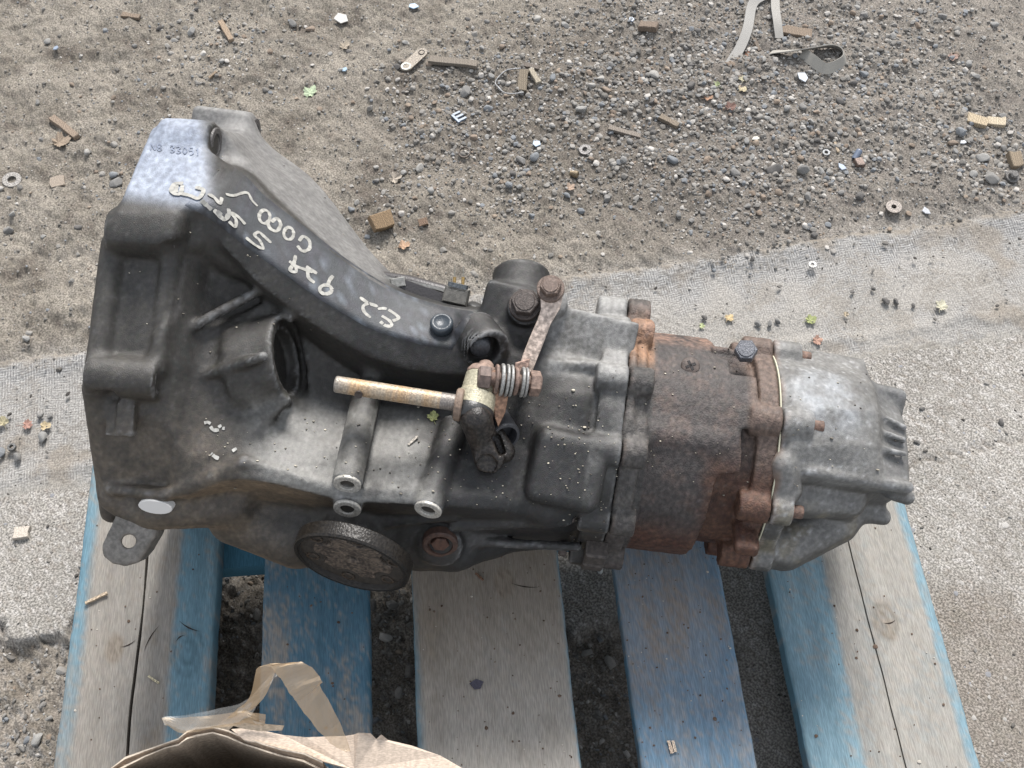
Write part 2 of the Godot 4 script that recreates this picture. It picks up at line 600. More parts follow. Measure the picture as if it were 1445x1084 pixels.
func axis_steps(a: float, b: float, step: float, lim: float) -> PackedFloat32Array:
	var out := PackedFloat32Array()
	var s := step
	var x := a
	var before := []
	while x > -lim:
		s *= 1.16
		x -= s
		before.append(x)
	before.reverse()
	for v in before: out.append(v)
	x = a
	while x < b:
		out.append(x)
		x += step
	s = step
	while x < lim:
		out.append(x)
		s *= 1.16
		x += s
	return out

func grid_mesh(xs: PackedFloat32Array, zs: PackedFloat32Array, hf: Callable, cf: Callable) -> ArrayMesh:
	var nx := xs.size(); var nz := zs.size()
	var V := PackedVector3Array(); V.resize(nx * nz)
	var C := PackedColorArray(); C.resize(nx * nz)
	for k in nz:
		for i in nx:
			V[k * nx + i] = hf.call(xs[i], zs[k])
			C[k * nx + i] = cf.call(xs[i], zs[k])
	return sheet(V, C, nx, nz)

func sheet(V: PackedVector3Array, C: PackedColorArray, nx: int, nz: int) -> ArrayMesh:
	var N := PackedVector3Array(); N.resize(nx * nz)
	var I := PackedInt32Array()
	for k in nz:
		for i in nx:
			var a := V[k * nx + maxi(i - 1, 0)]; var b := V[k * nx + mini(i + 1, nx - 1)]
			var c := V[maxi(k - 1, 0) * nx + i]; var d := V[mini(k + 1, nz - 1) * nx + i]
			N[k * nx + i] = (d - c).cross(b - a).normalized()
			if k < nz - 1 and i < nx - 1:
				var o := k * nx + i
				I.append_array([o, o + 1, o + nx + 1, o, o + nx + 1, o + nx])
	var arr := []
	arr.resize(Mesh.ARRAY_MAX)
	arr[Mesh.ARRAY_VERTEX] = V
	arr[Mesh.ARRAY_NORMAL] = N
	arr[Mesh.ARRAY_COLOR] = C
	arr[Mesh.ARRAY_INDEX] = I
	var m := ArrayMesh.new()
	m.add_surface_from_arrays(Mesh.PRIMITIVE_TRIANGLES, arr)
	return m

func build_ground() -> void:
	var xs := axis_steps(-0.9, 0.9, 0.004, 40.0)
	var zs := axis_steps(-1.5, -0.16, 0.004, 40.0)
	var m := grid_mesh(xs, zs, func(x, z): return Vector3(x, ground_h(x, z), z), ground_c)
	var gm := skin(0.95, noise_tex(0.06, 5, 0.62, 1.0, 1024), Vector3.ONE * 5.0, normal_tex(0.09, 5, 6.0, 1024), 0.65, 0.0, 0.25)
	var o := put("ground", m, gm)
	o.set_meta("kind", "structure")

func build_fabric() -> void:
	# u runs along the strip, s across it (0 near edge, 1 far edge)
	var dirx := Vector3(0.9831, 0, -0.1829)
	var dirz := Vector3(-0.1829, 0, -0.9831)
	var base := Vector3(0, 0, -0.656)
	var place := func(u, s):
		var edge: float = 0.006 * big.get_noise_1d(u * 1.2) + 0.0025 * mid.get_noise_1d(u * 0.7)
		var p: Vector3 = base + dirx * u + dirz * (s * 0.192 + edge)
		var q := p * 0.55
		var fold: float = 0.0018 + 0.003 * big.get_noise_3dv(q * 1.4) + 0.0022 * mid.get_noise_3dv(q * 0.35)
		fold += 0.0025 * exp(-pow((s - 0.9) / 0.08, 2)) + 0.003 * exp(-pow((s - 0.16 - 0.1 * big.get_noise_1d(u)) / 0.05, 2))
		var e := minf(s, 1.0 - s)
		fold *= sst(0.0, 0.05, 1.0 - s) * sst(0.0, 0.22, s)
		var bare := fabric_bare(p, s)
		var wv := sin(TAU * (u + s * 0.192) / 0.0058) * sin(TAU * (u * 0.92 - s * 0.2) / 0.0058)
		p.y = ground_h(p.x, p.z) * 0.6 + 0.0014 + maxf(fold, 0.0) + 0.0006 * wv * (0.25 + 0.75 * bare) + 0.0005 * fine.get_noise_3dv(p)
		p.y = lerpf(ground_h(p.x, p.z) - 0.0006, p.y, sst(0.0, 0.07, e))
		return p
	var colour := func(u, s):
		var p: Vector3 = base + dirx * u + dirz * (s * 0.192)
		var bare := fabric_bare(p, s)
		var wv := sin(TAU * (u + s * 0.192) / 0.0058) * sin(TAU * (u * 0.92 - s * 0.2) / 0.0058)
		var c := mixc(Color(0.375, 0.35, 0.317), Color(0.315, 0.295, 0.265), 0.5 + big.get_noise_3dv(p))
		var w := mixc(Color(0.15, 0.148, 0.145), Color(0.42, 0.41, 0.395), sst(-0.5, 0.45, wv))
		c = mixc(c, w, 0.25 + 0.72 * bare)
		c = mixc(c, Color(0.24, 0.205, 0.165), sst(0.15, 0.5, mid.get_noise_3dv(p * 0.25 + Vector3(4, 0, 1))) * 0.6)
		c = mixc(c, Color(0.26, 0.232, 0.197), sst(0.90, 0.99, s + 0.10 * mid.get_noise_3dv(p)) * 0.9)
		c = mixc(c, Color(0.38, 0.355, 0.315), (1.0 - sst(0.0, 0.10, s + 0.07 * mid.get_noise_3dv(p))) * 0.85)
		c = mixc(c, Color(0.20, 0.175, 0.145), sst(0.12, 0.4, mid.get_noise_3dv(p * 0.5 + Vector3(1, 0, 7)) + 0.5 * fine.get_noise_3dv(p)) * 0.35)
		return c * (1.0 + 0.15 * fine.get_noise_3dv(p * 2.0))
	var us := PackedFloat32Array(); var ss := PackedFloat32Array()
	var u := -0.85
	while u < 0.85:
		us.append(u)
		u += 0.0016
	for k in 123: ss.append(float(k) / 122.0)
	var m := grid_mesh(us, ss, place, colour)
	var o := put("fabric_strip", m, skin(0.95, noise_tex(0.08, 4, 0.75, 1.0, 512), Vector3.ONE * 9.0, null, 1.0, 0.0, 0.2))
	tag(o, "wide dusty grey strip of woven fabric lying across the yard behind the gearbox", "fabric strip")

func fabric_bare(p: Vector3, s: float) -> float:
	var k := sst(-0.25, 0.35, mid.get_noise_3dv(p * 0.22) + 0.5 * big.get_noise_3dv(p * 0.8))
	k = maxf(k * 0.6, sst(0.55, 0.85, s + 0.25 * mid.get_noise_3dv(p * 0.3)) * (1.0 - sst(0.93, 0.99, s)))
	return maxf(k, sst(-0.1, -0.4, p.x) * 0.55)

# ---------------------------------------------------------------- pallet
func plank(st: PackedFloat32Array, x0: float, x1: float, z0: float, z1: float, y0: float, y1: float, sd: float, colour: Callable, groove: float, gw: float, gd: float) -> ArrayMesh:
	# st: steps along z; a closed board whose upper face is finely divided, with an optional split along it
	var prof := []                                        # around the board: Vector2(x, y), upper face first
	var n := 44
	prof.append(Vector2(x0, y1 - 0.0035))
	prof.append(Vector2(x0 + 0.0012, y1 - 0.001))
	for i in n + 1:
		var x := lerpf(x0 + 0.003, x1 - 0.003, float(i) / n)
		if groove > 0.0:
			var gx := lerpf(x0, x1, groove)
			var w := (x1 - x0) / n
			if x > gx - w and x <= gx:
				prof.append(Vector2(gx - gw, y1)); prof.append(Vector2(gx - gw * 0.7, y1 - gd)); prof.append(Vector2(gx + gw * 0.7, y1 - gd)); prof.append(Vector2(gx + gw, y1))
				continue
		prof.append(Vector2(x, y1))
	prof.append(Vector2(x1 - 0.0012, y1 - 0.001))
	prof.append(Vector2(x1, y1 - 0.0035))
	prof.append(Vector2(x1, y0))
	prof.append(Vector2(x0, y0))
	prof.append(prof[0])
	var np := prof.size()
	var V := PackedVector3Array(); var C := PackedColorArray()
	for z in st:
		if z < z0 or z > z1: continue
		for k in np:
			var q: Vector2 = prof[k]
			var wob := 0.0006 * mid.get_noise_2d(z * 0.35, sd) + 0.0002 * fine.get_noise_2d(z * 0.7, sd)
			var side := sst(0.012, 0.0, minf(q.x - x0, x1 - q.x))
			var p := Vector3(q.x + wob * side * 1.6, q.y, z)
			if groove > 0.0 and absf(q.x - lerpf(x0, x1, groove)) < gw * 1.1: p.x += 0.003 * big.get_noise_2d(z * 0.7, sd)
			if q.y > y1 - 0.002: p.y += 0.0007 * mid.get_noise_3d(q.x * 1.6, sd, z * 0.12) + 0.0004 * fine.get_noise_3d(q.x * 1.2, sd, z * 0.1) - 0.0015 * side * absf(mid.get_noise_2d(z, sd + 9.0))
			V.append(p)
			C.append(colour.call((q.x - x0) / (x1 - x0), z, q.y - y1))
	var nz := V.size() / np
	# ends
	var m := sheet_round(V, C, np, nz)
	return m

func sheet_round(V: PackedVector3Array, C: PackedColorArray, np: int, nz: int) -> ArrayMesh:
	var b := B.new()
	var fn := PackedVector3Array(); fn.resize(np * nz)
	for k in nz - 1:
		for i in np - 1:
			var o := k * np + i
			fn[o] = (V[o + np + 1] - V[o]).cross(V[o + 1] - V[o + np]).normalized()
	for k in nz - 1:
		for i in np - 1:
			var o := k * np + i
			var f := fn[o]
			var nn := []
			for w in [[0, 0], [0, 1], [1, 1], [1, 0]]:
				var a := Vector3.ZERO
				for dk in 2:
					for di in 2:
						var kk: int = k + w[0] - dk; var ii: int = i + w[1] - di
						if kk < 0 or kk > nz - 2 or ii < 0 or ii > np - 2: continue
						var h := fn[kk * np + ii]
						if h.dot(f) > 0.7: a += h
				nn.append(a.normalized())
			b.v.append_array([V[o], V[o + 1], V[o + np + 1], V[o], V[o + np + 1], V[o + np]])
			b.n.append_array([nn[0], nn[1], nn[2], nn[0], nn[2], nn[3]])
			b.c.append_array([C[o], C[o + 1], C[o + np + 1], C[o], C[o + np + 1], C[o + np]])
	for k in [0, nz - 1]:
		b.col = C[k * np + np - 3]
		var out := Vector3(0, 0, -1 if k == 0 else 1)
		for i in np - 3:
			b.flat(V[k * np + np - 2], V[k * np + i], V[k * np + i + 1], out)
	return b.done()

func wood_colour(kind: int, u: float, z: float, dy: float, sd: float) -> Color:
	var q := Vector3(u * 0.14, sd, z)
	var streak := mid.get_noise_3d(u * 0.30, sd, z * 0.012) + 0.5 * fine.get_noise_3d(u * 0.20, sd, z * 0.008)
	var patch := big.get_noise_3d(u * 0.3, sd, z * 0.9) + 0.6 * mid.get_noise_3d(u * 0.12, sd, z * 0.45) + 0.25 * fine.get_noise_3d(u * .14, sd + 4.0, z * .8)
	var fl := fine.get_noise_3d(u * 0.14, sd, z) + 0.4 * cell.get_noise_3d(u * .3, sd, z * 2.0)
	var wood := mixc(Color(0.20, 0.184, 0.163), Color(0.285, 0.268, 0.24), 0.5 + 0.25 * streak + 0.8 * patch)
	wood = mixc(wood, Color(0.20, 0.165, 0.125), sst(0.2, 0.8, -patch + 0.4 * fl) * 0.6)
	var blue := mixc(Color(0.105, 0.185, 0.23), Color(0.15, 0.25, 0.30), 0.5 + 0.6 * patch + 0.3 * streak)
	var w := 0.0                                          # how much paint is left
	match kind:
		0:
			w = maxf(1.0 - sst(0.06, 0.13, u - 0.03 * patch), sst(0.69, 0.74, u + 0.05 * patch) * (1.0 - 0.5 * sst(0.1, 0.5, patch)))
			w *= 1.0 - 0.7 * sst(-0.12, 0.0, z) * (1.0 - sst(0.3, 0.5, u))
		1:
			blue = mixc(Color(0.05, 0.115, 0.165), Color(0.075, 0.165, 0.235), 0.5 + 0.6 * patch + 0.3 * streak)
			w = 0.95 - 0.5 * sst(0.35, 0.7, patch + 0.3 * fl) - 0.4 * near(Vector3(u * 0.098, 0, z), Vector3(0.01, 0, -0.225), 0.028)
		2:
			w = 0.75 * (1.0 - sst(0.02, 0.06, u - 0.02 * patch)) * sst(-0.2, -0.08, z) + 0.1 * sst(0.3, 0.6, patch) + 0.8 * sst(0.97, 1.0, u)
			wood = mixc(wood, Color(0.20, 0.17, 0.135), 0.6)
			wood = mixc(wood, Color(0.44, 0.42, 0.385), sst(-0.14, 0.0, z + 0.06 * patch) * 0.5)
		3:
			blue = mixc(Color(0.085, 0.155, 0.22), Color(0.13, 0.215, 0.30), 0.5 + 0.6 * patch + 0.3 * streak)
			wood = mixc(Color(0.20, 0.175, 0.155), Color(0.29, 0.26, 0.235), 0.5 + 0.5 * patch)
			w = clampf(0.55 + 0.75 * patch + 0.5 * fl + 0.5 * sst(-0.12, 0.0, z) + 0.5 * sst(0.75, 1.0, u) + 0.6 * (1.0 - sst(-0.3, -0.16, z)), 0.0, 0.95)
		4:
			blue = mixc(Color(0.125, 0.21, 0.255), Color(0.18, 0.285, 0.335), 0.5 + 0.6 * patch + 0.3 * streak)
			w = 0.92 * (1.0 - sst(0.32, 0.36, u + 0.04 * patch)) + 0.9 * sst(0.925, 0.945, u + 0.02 * patch + 0.02 * mid.get_noise_2d(z * 0.6, 7.0)) * sst(-0.3, -0.2, z) + 0.25 * sst(0.1, 0.5, patch)
			wood = mixc(wood, Color(0.31, 0.302, 0.275), 0.5)
		_:
			w = 0.9 - 0.4 * sst(0.2, 0.6, patch)
	# knots with their rings and the grain that bends round them
	for kn in [[0, .83, -.127, .016], [0, .32, -.135, .009], [4, .66, -.105, .013], [2, .62, -.17, .010], [3, .3, -.29, .008]]:
		if kn[0] == kind:
			var wd: float = [.131, .098, .14, .1, .147][kind]
			var e: float = Vector2((u - kn[1]) * wd, (z - kn[2]) * .62).length() / kn[3]
			var ringy: float = .5 + .5 * sin(e * 14.0 + 2.0 * patch)
			var kk: float = 1.0 - sst(.75, 1.15, e + .15 * fl)
			wood = mixc(wood, mixc(Color(.155, .125, .095), Color(.24, .205, .165), ringy), kk * .8)
			blue = mixc(blue, blue * (.72 + .3 * ringy), kk)
	if dy < -0.003:
		w = 1.0 - 0.5 * sst(0.2, 0.6, mid.get_noise_3d(z * 0.5, dy * 2.0, sd))
		blue = mixc(blue, Color(0.06, 0.145, 0.20), 0.5)
	w = clampf(w - 0.35 * sst(0.32, 0.5, fl + 0.15 * streak + 0.4 * patch), 0.0, 1.0)
	var c := mixc(wood, blue, w)
	c = mixc(c, Color(0.20, 0.17, 0.14), 0.40 * sst(-0.2, 0.6, patch + 0.5 * fl))        # dust
	if dy < -0.0045 and kind != 5 and u > 0.02 and u < 0.98 and dy > -0.021: c = Color(0.035, 0.025, 0.018)  # inside a split
	return c * (1.0 + 0.07 * streak + 0.08 * fl)

func build_pallet() -> Node3D:
	var p := thing("pallet", "worn blue wooden pallet with five deck boards carrying the gearbox", "pallet", Vector3(0.0055, 0, -0.228), deg_to_rad(4.57))
	var wm := skin(0.85, noise_tex(0.02, 5, 0.86, 1.0, 1024, FastNoiseLite.TYPE_SIMPLEX_SMOOTH, 5), Vector3(36, 36, 3), normal_tex(0.03, 6, 5.0, 1024), 0.3, 0.0, 0.3)
	var st := PackedFloat32Array()
	var z := -0.36
	while z < 0.06:
		st.append(z)
		z += 0.004
	while z < 0.84:
		st.append(z)
		z += 0.06
	st.append(0.84)
	var ends := [[-0.400, -0.269], [-0.225, -0.127], [-0.086, 0.054], [0.106, 0.206], [0.251, 0.398]]
	var say := ["worn deck board with a long split and blue edges", "deep blue deck board behind the drive flange", "bare brown deck board in the middle", "blue deck board scuffed with rust and mud", "wide pale deck board with a blue left third"]
	for k in 5:
		var gr: float = [0.485, 0.0, 0.0, 0.0, 0.56][k]
		var gd: float = [0.012, 0.0, 0.0, 0.0, 0.0026][k]
		var gw: float = [0.0014, 0.0, 0.0, 0.0, 0.0007][k]
		var sd := 3.7 * k + 1.0
		var m := plank(st, ends[k][0], ends[k][1], -0.36, 0.84, 0.122, 0.144, sd, func(u, zz, dy): return wood_colour(k, u, zz, dy, sd), gr, gw, gd)
		put("deck_board", m, wm, p).set_meta("label", say[k])
	var b := B.new()
	for zz in [-0.36, 0.1675, 0.695]:
		b = B.new()
		b.col = Color(0.06, 0.17, 0.25)
		b.box(Transform3D(Basis(), Vector3(0, 0.1105, zz + 0.0725)), Vector3(0.4, 0.0112, 0.0725), 0.0015)
		put("stringer_board", b.done(), wm, p)
	for x in [-0.35, 0.0, 0.35]:
		for zz in [-0.36, 0.1675, 0.695]:
			b = B.new()
			b.col = Color(0.06, 0.16, 0.23)
			b.box(Transform3D(Basis(), Vector3(x, 0.0608, zz + 0.0725)), Vector3(0.05, 0.0385, 0.07), 0.002)
			put("block", b.done(), wm, p)
		b = B.new()
		b.col = Color(0.07, 0.15, 0.2)
		b.box(Transform3D(Basis(), Vector3(x, 0.0112, 0.24)), Vector3(0.05, 0.011, 0.6), 0.0015)
		put("bottom_board", b.done(), wm, p)
	# checks that have opened along the grain
	for q in [[-.2915, -.150, .010, .006], [-.299, -.140, -.004, .003], [-.3455, -.138, .007, -.003], [-.3255, -.142, -.006, .012], [.352, -.103, .006, -.001], [.02, -.165, .013, .003]]:
		var cb := B.new()
		cb.col = Color(.03, .022, .017)
		var c0 := Vector3(q[0], .1446, q[1]); var dd := Vector3(q[2], 0, q[3])
		var sd := Vector3(-dd.z, 0, dd.x).normalized() * .0006
		for k in 6:
			var f0 := k / 3.0 - 1.0; var f1 := (k + 1) / 3.0 - 1.0
			var b0 := sd * (3.0 * (1.0 - f0 * f0) - 1.5); var b1 := sd * (3.0 * (1.0 - f1 * f1) - 1.5)
			var w0 := sd * (1.05 - absf(f0)); var w1 := sd * (1.05 - absf(f1))
			cb.quad(c0 + dd * f0 + b0 - w0, c0 + dd * f0 + b0 + w0, c0 + dd * f1 + b1 + w1, c0 + dd * f1 + b1 - w1, Vector3.UP)
		put("wood_check", cb.done(), wm, p)
	return p

# ---------------------------------------------------------------- gearbox
# own axes: x along the shaft from bell mouth to end cover, z towards the side that shows, y across
var bell := Solid.new()
var mids := Solid.new()
var endc := Solid.new()

func sections(a: Array) -> Array:                         # [x, [py, w, py, w ...]] -> outlines in (y, z)
	var out := []
	for s in a:
		var o := []
		var q: Array = s[1]
		for i in range(0, q.size(), 2):
			o.append(Vector2(yl(q[i], s[0], q[i + 1]), q[i + 1]))
		out.append(o)
	return out

func poly_px(a: Array, w: float) -> PackedVector2Array:   # an outline measured at one depth
	var o := PackedVector2Array()
	for i in range(0, a.size(), 2):
		var p := g(a[i], a[i + 1], w)
		o.append(Vector2(p.x, p.y))
	return o

func facing(o: Vector3) -> Transform3D:
	return Transform3D(Basis(), o)

func bell_shape() -> void:
	var s := bell
	var A := [600, -.13, 300, -.15, 200, -.06, 188, .086, 306, .141, 336, .142, 352, .119, 430, .124, 520, .131, 590, .125, 690, .098, 722, .072, 740, .02, 720, -.08]
	var secs := [
		[-.314, A], [-.262, A],
		[-.246, [600, -.13, 320, -.14, 216, -.05, 223, .083, 292, .132, 326, .128, 356, .094, 430, .101, 520, .115, 640, .118, 694, .110, 705, .082, 738, .03, 720, -.08]],
		[-.20, [620, -.11, 380, -.10, 262, -.03, 302, .085, 368, .118, 402, .114, 432, .084, 490, .080, 560, .090, 640, .116, 670, .121, 684, .094, 740, .02, 720, -.07]],
		[-.12, [660, -.09, 480, -.07, 388, 0, 403, .073, 460, .098, 494, .095, 532, .055, 562, .058, 582, .066, 688, .115, 699, .115, 713, .086, 764, .02, 740, -.07]],
		[-.06, [680, -.08, 500, -.06, 432, .01, 438, .07, 488, .094, 522, .091, 548, .06, 570, .062, 590, .071, 696, .118, 706, .118, 720, .088, 780, .02, 760, -.06]],
		[0.0, [680, -.08, 500, -.06, 438, .02, 446, .063, 505, .088, 522, .09, 552, .082, 580, .086, 612, .088, 704, .113, 714, .112, 728, .084, 775, .02, 760, -.06]],
		[.05, [690, -.07, 520, -.06, 450, .015, 456, .05, 513, .077, 522, .079, 560, .092, 620, .098, 680, .094, 715, .082, 724, .077, 744, .058, 768, .015, 762, -.05]],
		[.075, [690, -.07, 520, -.06, 456, .01, 462, .045, 514, .07, 524, .073, 560, .085, 620, .09, 680, .086, 712, .072, 720, .068, 740, .05, 762, .01, 760, -.05]],
	]
	var xs := []
	for q in secs: xs.append(q[0])
	s.loft(xs, sections(secs), 0.004, 0.004)
	# hollow mouth
	s.cyl(Vector3(-.34, 0.0, -.02), Vector3(-.285, 0.0, -.02), .135, .01, .01, true)
	# far lug and far side wall of the mouth
	s.box(g(316, 190, -.03), Basis(), Vector3(.026, .020, .022), .006, .014)
	s.cyl(g(300, 185, -.03), g(357, 189, -.03), .0185, .003, .012)
	s.cone(g(340, 205, -.02), g(420, 290, -.02), .018, .008, .03)
	# near top lug block
	s.cyl(g(230, 196, .082), g(303, 203, .082), .0165, .003, .02)
	# lug columns of the mouth flange
	s.cyl(g(156, 326, .128), g(252, 334, .128), .0175, .003, .016)
	s.cyl(g(124, 529, .140), g(224, 536, .137), .0155, .003, .014)
	s.box(g(170, 590, .135), Basis(Vector3(0, 0, 1), 0.08), Vector3(.012, .014, .006), .003, .008)
	s.box(g(146, 580, .142), Basis(Vector3(0, 0, 1), 0.05), Vector3(.008, .016, .006), .002, .01, true)
	s.cyl(g(305, 204, .084), g(372, 212, .084), .0150, .003, .02, true)
	s.cyl(g(254, 333, .150), g(300, 338, .150), .0230, .004, .02, true)
	s.cyl(g(226, 536, .162), g(262, 540, .162), .0200, .004, .02, true)
	# raised edges of the recessed flange panel
	s.cone(g(160, 345, .124), g(138, 520, .134), .0095, .0095, .012)
	s.cone(g(134, 548, .136), g(157, 722, .07), .0095, .009, .012)
	s.cone(g(243, 345, .128), g(222, 520, .138), .006, .006, .014)
	s.cone(g(160, 700, .09), g(205, 728, .078), .012, .014, .012)
	# triangular pocket between flange, rib and top edge
	s.ext(poly_px([264, 356, 292, 354, 334, 378, 372, 398, 300, 432, 244, 464, 250, 410], .10), Transform3D(Basis(Vector3(0, 1, 0), .12), Vector3(0, 0, .140)), .036, .008, .02, true)
	# starter nose
	s.cone(g(310, 528, .078), g(350, 518, .088), .024, .033, .03)
	s.cyl(g(340, 520, .0875), g(407, 509, .0925), .0350, .002, .02)
	s.cone(g(322, 478, .098), g(405, 449, .104), .004, .005, .016)
	s.cyl(g(406.5, 509, .0925), g(417, 507.5, .0932), .0335, .001, .012, true)
	s.cyl(g(388, 512, .0910), g(410, 508.5, .0928), .0262, .001, .001, true)
	s.cone(g(402, 566, .108), g(350, 612, .103), .003, .008, .02)
	# ribs on the side wall
	s.cone(g(226, 486, .124), g(380, 402, .102), .0042, .0042, .006)
	s.ext(poly_px([226, 488, 378, 404, 372, 425, 300, 480, 250, 500], .10), Transform3D(Basis(Vector3(0, 1, 0), .20), Vector3(0, 0, 0)) * Transform3D(Basis(), Vector3(0, 0, .045)), .010, .003, .012)
	s.cone(g(280, 532, .112), g(371, 504, .134), .0032, .0045, .010)
	s.cone(g(252, 320, .118), g(330, 380, .10), .012, .004, .03)
	# lip running down to the diff housing
	s.cone(g(158, 690, .104), g(232, 698, .109), .0048, .0048, .008)
	s.cone(g(232, 698, .109), g(300, 671, .1185), .0048, .0048, .008)
	s.cone(g(300, 671, .1185), g(345, 652, .122), .0048, .0048, .008)
	s.cone(g(345, 652, .122), g(482, 693, .1165), .0046, .0042, .006)
	s.cone(g(225, 716, .088), g(330, 712, .072), .018, .018, .02)
	# tubes for the long bolts
	s.cyl(g(520, 548, .072), g(490, 683, .126), .0122, .001, .008)
	s.cyl(g(497, 690, .100), g(490, 717, .117), .0115, .001, .006)
	s.cyl(g(645, 596, .083), g(604, 719, .126), .0118, .001, .008)
	s.cone(g(529, 500, .07), g(520, 560, .07), .008, .01, .012)
	# underside of the diff housing and its plug
	s.cone(g(500, 730, .05), g(497, 755, .075), .045, .026, .02)
	s.cone(g(560, 728, .04), g(640, 765, .045), .035, .024, .03)
	s.cyl(g(628, 752, .05), g(620, 772, .075), .019, .003, .008)
	s.cone(g(590, 770, .04), g(690, 760, .03), .02, .016, .03)
	s.cone(g(330, 735, .05), g(420, 752, .05), .02, .03, .03)
	s.cone(g(470, 745, .075), g(640, 728, .09), .004, .004, .01)
	s.cone(g(640, 744, .082), g(800, 735, .085), .004, .004, .012)
	s.cone(g(670, 765, .06), g(815, 772, .062), .004, .004, .012)
	# box bump on the gear case and the web behind the front flange
	s.box(g(800, 662, .098), Basis(Vector3(0, 0, 1), -0.1), Vector3(.030, .030, .020), .01, .014)
	s.cone(g(845, 690, .08), g(770, 720, .09), .012, .012, .02)
	# clamp boss on the top edge
	s.cyl(g(668, 466, .083), g(690, 496, .106), .0185, .002, .01)
	s.cyl(g(676, 486, .098), g(692, 508, .115), .0135, .001, .003, true)
	# shift housing standing up behind
	s.cyl(g(732, 470, .06), g(736, 384, .035), .0245, .004, .01)
	s.box(g(734, 440, .062), Basis(Vector3(0, 0, 1), -0.12), Vector3(.032, .02, .014), .005, .01)
	s.cyl(g(740, 440, .066), g(742, 434, .086), .0145, .002, .006)
	s.cyl(g(776, 440, .055), g(778, 424, .085), .0135, .002, .008)
	# grey upper casting towards the flange
	s.box(g(830, 478, .062), Basis(Vector3(0, 0, 1), -0.10), Vector3(.038, .021, .014), .003, .006)
	s.cone(g(690, 512, .086), g(850, 516, .082), .0045, .004, .008)
	# filler plug seat under the black cap
	s.cyl(g(624, 474, .072), g(624, 462, .09), .010, .001, .006)
	# front flange: a tall collar with bolt lugs
	var ax := Vector3(0, -.035, 0)
	s.cyl(ax + Vector3(.070, 0, 0), ax + Vector3(.0915, 0, 0), .1060, .002, .003)
	for a in [2, 30, 62, 94, 128, 162, 205, 255, 310]:
		var d := Vector3(0, cos(deg_to_rad(a)), sin(deg_to_rad(a)))
		s.cyl(ax + d * .104 + Vector3(.066, 0, 0), ax + d * .104 + Vector3(.0915, 0, 0), .0125 if a != 2 else .018, .0015, .006)
	# it sits on the pallet
	s.plane(up_g, -.153, .003)

